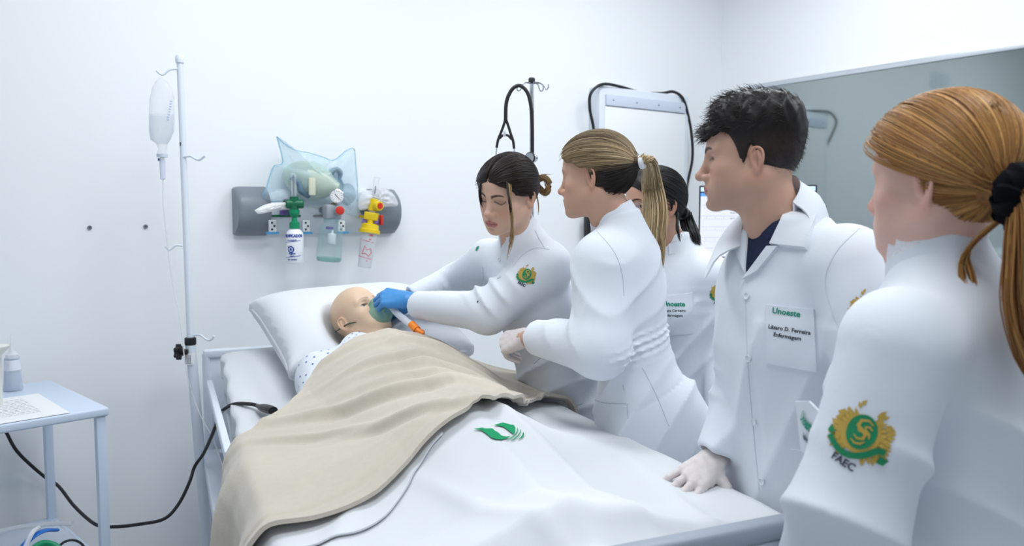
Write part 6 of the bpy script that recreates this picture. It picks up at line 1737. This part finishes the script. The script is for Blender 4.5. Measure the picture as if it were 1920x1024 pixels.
# ---- the man in the open-necked lab coat
def short_hair(rg, cols, res=.0026):
    def zone(P):
        x = np.abs(P[:, 0]); y = P[:, 1]; z = P[:, 2]
        front = .070 + .016 * step(z, .018, .05) - y - .020 * step(x, .045, .068) * (z < .045)
        ear = step(y, -.018, .006); burn = np.exp(-((y - .022) / .010) ** 2) * .040
        low = z - (-.052 - .022 * step(-y, .03, .06) + .072 * ear - burn + .030 * step(y, .030, .055) + .004 * np.sin(P[:, 0] * 300))
        return np.minimum(front, low)
    def f(P):
        z = P[:, 2]; g = .006 + .026 * step(z, .020, .125) + .006 * step(-P[:, 1], .03, .08) * step(z, .0, .05)
        d = scalp(P, 0.0) - g
        d = smin(d, s_ell(P, (-.004, .074, .070), (.054, .032, .026)), .020)
        d = smax(d, -zone(P), .012)
        d = smin(d, s_ell(P, (0, .090, .056), (.048, .020, .018)), .012)
        d = d - .0016 * noise3(P * np.float32(190.), 3, 2) * step(z, .03, .07)
        return smax(d, -scalp(P, -.004), .002)
    V, F = mesh_sdf(f, (-.1, -.13, -.085), (.1, .125, .15), res)
    zz = V[:, 2]; sh = step(zz, .015, .05)[:, None]
    C = np.asarray(cols[1]) * (1 - sh) * 1.5 + np.asarray(cols[0]) * sh
    # tufts
    nrm_idx = rg.integers(0, len(V), 4200); paths = []; rads = []
    k = 7
    for i in nrm_idx:
        p = V[i].astype(float)
        n = unit((p - np.array([0, .0, .02])) / np.array([.0735, .092, .086]) ** 2)
        if (p - np.array([0, 0, .02])) @ n < 0: continue
        top = float(max(step(np.array([p[2]]), .035, .07)[0], step(np.array([p[1]]), .068, .080)[0])); fr = float(step(np.array([p[1]]), .05, .09)[0])
        if top > .5:
            L = rg.uniform(.016, .030); d0 = unit(n * .28 + np.array([.1, .85, .05]) + rg.normal(size=3) * .28); d1 = unit(d0 * .5 + np.array([.1, .45, -.75 * fr - .25]) + rg.normal(size=3) * .5 * (1 + fr))
            r = rg.uniform(.0006, .0011)
        else:
            L = rg.uniform(.006, .011); d0 = unit(n * .30 + np.array([0, -.45, -.8]) + rg.normal(size=3) * .15); d1 = d0; r = rg.uniform(.0004, .0006)
        t = np.linspace(0, 1, k)[:, None]; paths.append(p - n * .002 + L * (t * d0 * (1 - t * .5) + d1 * t * t * .5)); rads.append(r * np.linspace(1, .15, k))
    cc = hair_color(len(paths), cols, rg, .25)
    V2, F2, C2 = strand_tubes(np.array(paths), np.array(rads), 3, cc)
    return join_vf([(V, F, C), (V2, F2, C2)])
def man_in_coat():
    pel = at(1500, 905, 1.72); neck = at(1472, 440, 1.70); fwd = DIR(-.86, -.51); axis = neck - pel; L = np.linalg.norm(axis)
    e = person(pel, 'young man with short dark hair in a white lab coat over navy polo')
    rows = [r for r in TORSO_M if r[0] < .50] + [(.53, .108, .080, 0, -.010), (.555, .082, .072, 0, -.012)]
    tab = scaled(rows, L, .53, .98, .98)
    shL, elL, wrL = at(1592, 500, 1.55), at(1668, 740, 1.46), at(1640, 930, 1.36)
    shR, elR, wrR = at(1452, 512, 1.86), at(1402, 735, 1.82), at(1347, 855, 1.765)
    hip = np.array([pel[0], pel[1], pel[2] - .05]); rt, fw, ax = loft_axes(axis, fwd)
    def coat(P, plain):
        d = s_loft(P, pel, axis, fwd, tab)
        d = smin(d, s_cap(P, shL + (neck - shL) * .10, neck + (neck - shL) * 0 - ax * .035, .068, .062), .05)
        d = smin(d, s_cap(P, shR + (neck - shR) * .10, neck - ax * .035, .066, .062), .05)
        d = smin(d, sleeve(P, shL, elL, wrL, [.082, .072, .060]), .022)
        d = smin(d, sleeve(P, shR, elR, wrR, [.078, .066, .054]), .018)
        d = smin(d, legs_sdf(P, hip, fwd, .09, r=(.10, .075, .07)), .04)
        if not plain:
            q = P - pel.astype(np.float32); s = q @ ax.astype(np.float32); u = q @ rt.astype(np.float32); v = q @ fw.astype(np.float32)
            d = d - arm_folds(P, elR, wrR, .012, .075, .1, .9, 2, -fw * .2 - EX) - arm_folds(P, shR, elR, .006, .06, .6, 1.1, 3)
            d = d - .009 * step(s, -.3, 0) * step(-s, -.5, -.3) * ridge(P, rt * 22 + ax * 8, 5, 1.5, 5) - wrinkle(P, .002, 16, 38)
            # overlapping front edge
            d = d - .0035 * step(v, .0, .04) * step(-(u + .012), -.0035, .0035) * step(-s, -.40, -.38)
        return d
    lo = np.minimum.reduce([pel, neck, elL, wrL, elR, wrR]) - .22; hi = np.maximum.reduce([pel, neck, shL, shR, elR, wrR]) + .22; lo[2] = .05
    ct, bv = coat_mesh('lab_coat', e, coat, lo, hi, .0060)
    shoes(hip, fwd, e, M_BLACK, .09)
    sc = .98; R = frame(DIR(-.955, .26, -.04), DIR(.02, 0, 1)); ear = at(1420, 301, 1.62); cen = ear - R @ np.array([-.076, -.006, -.014]) * sc
    ncol = at(1456, 440, 1.70)
    skin = (.53, .325, .24)
    head = put_head(R, cen, skin, (.42, .18, .16), (.018, .012, .010), ncol - ax * .012 - fw * .004, sc, dict(lid=.0036, nose=1.18, jaw=1.04, brow=1.2, chin=-.001), dict(stubble=.30, browx=1.25, blush=.14), gaze=(0, .92, -.38), res=.0021, neck_r=.058)
    hy = unit(at(1296, 908, 1.712) - at(1342, 864, 1.765))
    finish_body('body', e, head, coat, lo, hi, [arm_skin(elR, wrR, wrR - unit(wrR - elR) * .02, .030, .016)], skin, .02)
    V, F = make_hand(at(1342, 858, 1.755), hy, DIR(-.30, -.75, .58), False, [(.12, .25, .10), (.15, .28, .12), (.18, .30, .15), (.18, .30, .15)], (.16, .02, -.12, -.28), [(.95, .25, -.25), (.70, .65, -.30), (.45, .85, -.35)], .0021, 1.02, 1.05, .0006, .10)
    adopt(mesh_from('glove', V, F, M_GLOVEW), e)
    # polo shirt in the opening, lapels, collar
    a = slab_patch('polo_shirt', [(1404, 392), (1428, 434), (1402, 512), (1398, 465)], bv, M_NAVY, None, 8, 12, .0005, .0035); adopt(a, e)
    b2 = slab_patch('polo_shirt', [(1428, 434), (1480, 396), (1462, 462), (1402, 512)], bv, M_NAVY, None, 10, 12, .0005, .0035); adopt(b2, e)
    slab_patch('polo_collar', [(1424, 430), (1428, 438), (1416, 447), (1409, 440)], bv, M_NAVY, a, 5, 4, .002, .003)
    slab_patch('polo_collar', [(1428, 438), (1470, 404), (1460, 440), (1440, 452)], bv, M_NAVY, b2, 8, 5, .002, .003)
    for k, (px, py) in enumerate(((1424, 453), (1415, 487))): button_on(bv, px, py, M_BLACK, a, .006)
    slab_patch('lapel', [(1442, 462), (1462, 462), (1424, 508), (1396, 524)], bv, M_CLOTH, ct, 8, 12, .004, .005)
    slab_patch('lapel', [(1402, 402), (1409, 404), (1401, 512), (1383, 470)], bv, M_CLOTH, ct, 6, 14, .003, .005)
    # turned-down collar: stand at the neck, fall over the shoulders, pointed wings in front
    G = []
    for ph in np.linspace(-96, 150, 71):
        th = math.radians(ph); bk = math.cos(th); d = -fw * bk + rt * math.sin(th)
        k = (abs(ph) / 150.0) * (1.0 if ph > 0 else .45)
        top = ncol + d * (.058 + .010 * k) + ax * (.080 * (.5 + .5 * bk) + .022 + .012 * (1 - k) - .042 * k ** 3) + fw * .008
        ro = .118 + .016 * k ** 3; ho = .018 * bk + .002 - .062 * k ** 2.5
        bot = ncol + d * ro + ax * ho + fw * (.014 + .020 * k ** 4)
        low = ncol + d * (.062) + ax * (-.03) + fw * .014
        mid = (top + bot) / 2 + d * .012 + ax * .012
        row = list(spline([low, top - d * .002 - ax * .004, top + d * .004, mid, bot], 12)); G.append(row)
    o = solid(np.array(G), 'collar', M_CLOTH, .004); o.parent = ct
    slab_patch('collar_wing', [(1476, 398), (1532, 408), (1514, 469), (1447, 461)], bv, M_CLOTH, ct, 14, 12, .006, .006)
    # chest pocket with embroidery
    pk = slab_patch('chest_pocket', [(1437, 571), (1527, 580), (1532, 698), (1438, 681)], bv, M_CLOTH, ct, 12, 14, .0008, .0030)
    pb = bvh_obj(pk); fr = seat_frame(pb, 1478, 615); p, n, r, u = fr
    t = math.radians(-4)
    lettering('embroidered_lettering', 'Unoeste', fr, pb, M_TEAL, ct, .0165, dx=-.007, dy=.025, bold=.0005, off=.0010, rot=t)
    lettering('embroidered_lettering', 'Lázaro D. Ferreira', fr, pb, M_INK, ct, .0112, dx=.001, dy=-.007, bold=.0003, off=.0010, rot=t)
    lettering('embroidered_lettering', 'Enfermagem', fr, pb, M_INK, ct, .0112, dx=-.002, dy=-.021, bold=.0003, off=.0010, rot=t)
    seam(bv, [(1530, 372), (1560, 390), (1600, 415)], ct); seam(bv, [(1612, 428), (1570, 470), (1548, 520), (1556, 570), (1578, 625)], ct); seam(bv, [(1398, 560), (1402, 680), (1412, 800), (1424, 920)], ct, 30)
    for px, py in ((1401, 555), (1404, 672), (1414, 790), (1429, 903)): button_on(bv, px, py, M_BUTTON, ct, .0075)
    slab_patch('lower_pocket', [(1482, 842), (1528, 847), (1530, 950), (1484, 944)], bv, M_CLOTH, ct, 10, 10, .0004, .0020)
    crest(seat_frame(bv, 1630, 582), bv, ct, .036, 'FAEC', .0)
    for ch in ct.children: ch.location = (0, 0, 0)
    for q in (a, b2):
        for ch in q.children: ch.location = (0, 0, 0)
    rg = np.random.default_rng(33)
    V, F, C = short_hair(rg, [(.008, .006, .006), (.014, .010, .009), (.026, .018, .014)])
    adopt(mesh_from('hair', xf(V, R, cen, sc), F, M_HAIR, col=C), e)
man_in_coat()

# ---- the woman nearest the camera
def woman_near():
    pel = at(1860, 1180, 1.32); neck = at(1758, 515, 1.28); fwd = DIR(-.62, .78); axis = neck - pel; L = np.linalg.norm(axis)
    e = person(pel, 'woman with ginger ponytail and black scrunchie nearest the camera, back turned')
    tab = scaled(TORSO_F, L, .475, 1.10, 1.12)
    shL, elL, wrL = at(1682, 655, 1.16), at(1592, 950, 1.15), at(1500, 1140, 1.30)
    shR, elR, wrR = W(.86, 1.40, 1.31), W(.95, 1.48, 1.08), W(.84, 1.62, 1.02)
    hip = np.array([pel[0], pel[1], pel[2] - .03]); rt, fw, ax = loft_axes(axis, fwd)
    def coat(P, plain):
        d = s_loft(P, pel, axis, fwd, tab)
        d = smin(d, s_cap(P, shL + (neck - shL) * .10, shR + (neck - shR) * .10, .074, .074), .07)
        d = smin(d, s_ell(P, neck - ax * .18 + fw * .10 - rt * .07, (.075, .075, .085)), .05)
        d = smin(d, sleeve(P, shL, elL, wrL, [.082, .078, .058]), .030)
        d = smin(d, sleeve(P, shR, elR, wrR, [.076, .066, .055]), .03)
        d = smin(d, legs_sdf(P, hip, fwd, .085, r=(.105, .075, .07)), .05)
        if not plain:
            q = P - pel.astype(np.float32); s = q @ ax.astype(np.float32)
            d = d - arm_folds(P, shL, elL, .008, .05, .55, 1.1, 2, fw) - arm_folds(P, shL, elL, .006, .06, .0, .35, 5, -fw)
            d = d - .013 * step(s, .0, .2) * step(-s, -.5, -.40) * ridge(P, rt * 16 + ax * 20, 5, 1.7, 5) - wrinkle(P, .0025, 16, 48)
        return d
    lo = np.minimum.reduce([pel, neck, elL, wrL, elR, wrR]) - .24; hi = np.maximum.reduce([pel, neck, shL, shR, elR, wrR]) + .24; lo[2] = .05
    ct, bv = coat_mesh('lab_coat', e, coat, lo, hi, .0062)
    shoes(hip, fwd, e, M_WHITE, .085)
    sc = 1.07; R = frame(DIR(-.63, .775, -.05), DIR(-.02, 0, 1)); ear = at(1736, 350, 1.20); cen = ear - R @ np.array([-.076, -.006, -.014]) * sc
    skin = (.68, .43, .36)
    head = put_head(R, cen, skin, (.48, .20, .19), (.30, .18, .10), neck, sc, dict(lid=.0045, cheek=1.45, jaw=1.06, nose=.55), dict(blush=.30), res=.0024, neck_r=.050)
    finish_body('body', e, head, coat, lo, hi, [arm_skin(elL, wrL, wrL + unit(wrL - elL) * .05)], skin)
    V, F = make_hand(wrL + unit(wrL - elL) * .02, unit(wrL - elL) + DIR(0, .5, 0), DIR(-.3, -.5, .8), True, RELAX, (0, 0, 0, 0), [(.6, .6, -.4), (.3, .8, -.4), (.1, .9, -.4)], .003, .98)
    adopt(mesh_from('glove', V, F, M_GLOVEW), e)
    # lace-edged collar
    lace = mat('white_lace', (.80, .80, .83), .9, bump=('voronoi', 260, .8, .003))
    collar_band(neck + ax * .020, unit(axis) * .95 + fw * .12, fwd, .069, .073, .046, .5, M_CLOTH, ct, back=.028)
    cb = collar_band(neck + ax * .060 + fw * .003, unit(axis) * .95 + fw * .12, fwd, .068, .071, .028, .5, lace, ct, name='lace_trim', frill=.03, flare=.001, back=.030)
    crest(seat_frame(bv, 1612, 815, up=unit(shL - elL)), bv, ct, .044, 'FAEC', -.10)
    for ch in ct.children: ch.location = (0, 0, 0)
    # breast pocket edge standing off the coat
    f0 = 1.10
    G = np.array([[at(x, y, f) for x, y, f in row] for row in [[(1494, 752, 1.26), (1520, 752, 1.23), (1545, 778, 1.20), (1562, 768, 1.19)], [(1500, 790, 1.26), (1514, 798, 1.23), (1540, 818, 1.20), (1560, 812, 1.19)], [(1506, 845, 1.26), (1516, 852, 1.23), (1538, 868, 1.20), (1558, 870, 1.19)]]])
    o = solid(G, 'breast_pocket', M_CLOTH, .004); o.parent = ct
    pb = bvh_of(G.reshape(-1, 3), np.array([(i * 4 + j, i * 4 + j + 1, (i + 1) * 4 + j + 1, (i + 1) * 4 + j) for i in range(2) for j in range(3)]))
    fr = seat_frame(pb, 1518, 805)
    lettering('embroidered_lettering', 'Unoeste', fr, pb, M_TEAL, ct, .024, dx=-.004, dy=.004, bold=.001, off=.007, rot=-.45, sx=.45)
    lettering('embroidered_lettering', 'Enfermagem', fr, pb, M_INK, ct, .013, dx=.001, dy=-.020, bold=.0005, off=.007, rot=-.45, sx=.4)
    for ch in ct.children: ch.location = (0, 0, 0)
    rg = np.random.default_rng(44); tie = np.array([-.050, -.100, -.032])
    gi = [(.20, .085, .026), (.40, .20, .062), (.54, .30, .10), (.30, .135, .04)]
    V, F, C = pulled_hair(tie, gi, rg, grow=.016, low=-.075, n_str=1700, front_y=.058, ear_z=.010, temple=.022)
    V = xf(V, R, cen, sc); T = xf(tie[None], R, cen, sc)[0]; td = unit(R @ np.array([-.25, -1, -.15]))
    H = lambda x, y, z: xf(np.array([[x, y, z]]), R, cen, sc)[0]
    tl = tail_hair([T, T + td * .03 + [0, 0, -.006], T + td * .045 + [0, 0, -.06], T + td * .045 + EX * .004 + [0, 0, -.14], T + td * .045 + EX * .022 + [0, 0, -.22], T + td * .045 + EX * .05 + [0, 0, -.30]], [.018, .030, .046, .048, .040, .016], gi, rg, 420, .7, 20, .0013, EX, .5, .005)
    wl = []
    for g in ([T + td * .03, at(1812, 470, 1.18), at(1808, 540, 1.18), at(1830, 610, 1.18), at(1870, 650, 1.18)], [T + td * .03, at(1820, 460, 1.18), at(1822, 520, 1.18), at(1840, 590, 1.18), at(1880, 640, 1.18)]):
        wl.append(tail_hair(g, [.004, .005, .005, .004, .002], gi, rg, 16, .7, 18, .0008, EX, .3, .003))
    V, F, C = join_vf([(V, F, C), tl] + wl); adopt(mesh_from('hair', V, F, M_HAIR, col=C), e)
    mb = MB(); n = 40; c0 = T + td * .014; A = unit(np.cross(td, DZ)); Bv = np.cross(A, td)
    ring = np.array([c0 + (.030 + .003 * math.sin(i * 2.1)) * (math.cos(2 * math.pi * i / n) * A + math.sin(2 * math.pi * i / n) * Bv) + td * .004 * math.sin(i * 1.7) for i in range(n + 1)])
    ring[-1] = ring[0]
    rr = np.array([.017 + .0035 * math.sin(i * 1.9) + .002 * math.sin(i * 4.3) for i in range(n + 1)]); rr[-1] = rr[0]
    adopt(mb.tube(ring, rr, 14, cap=False).build('scrunchie', mat('black_velvet', (.005, .005, .007), .95, spec=.1)), e)
woman_near()
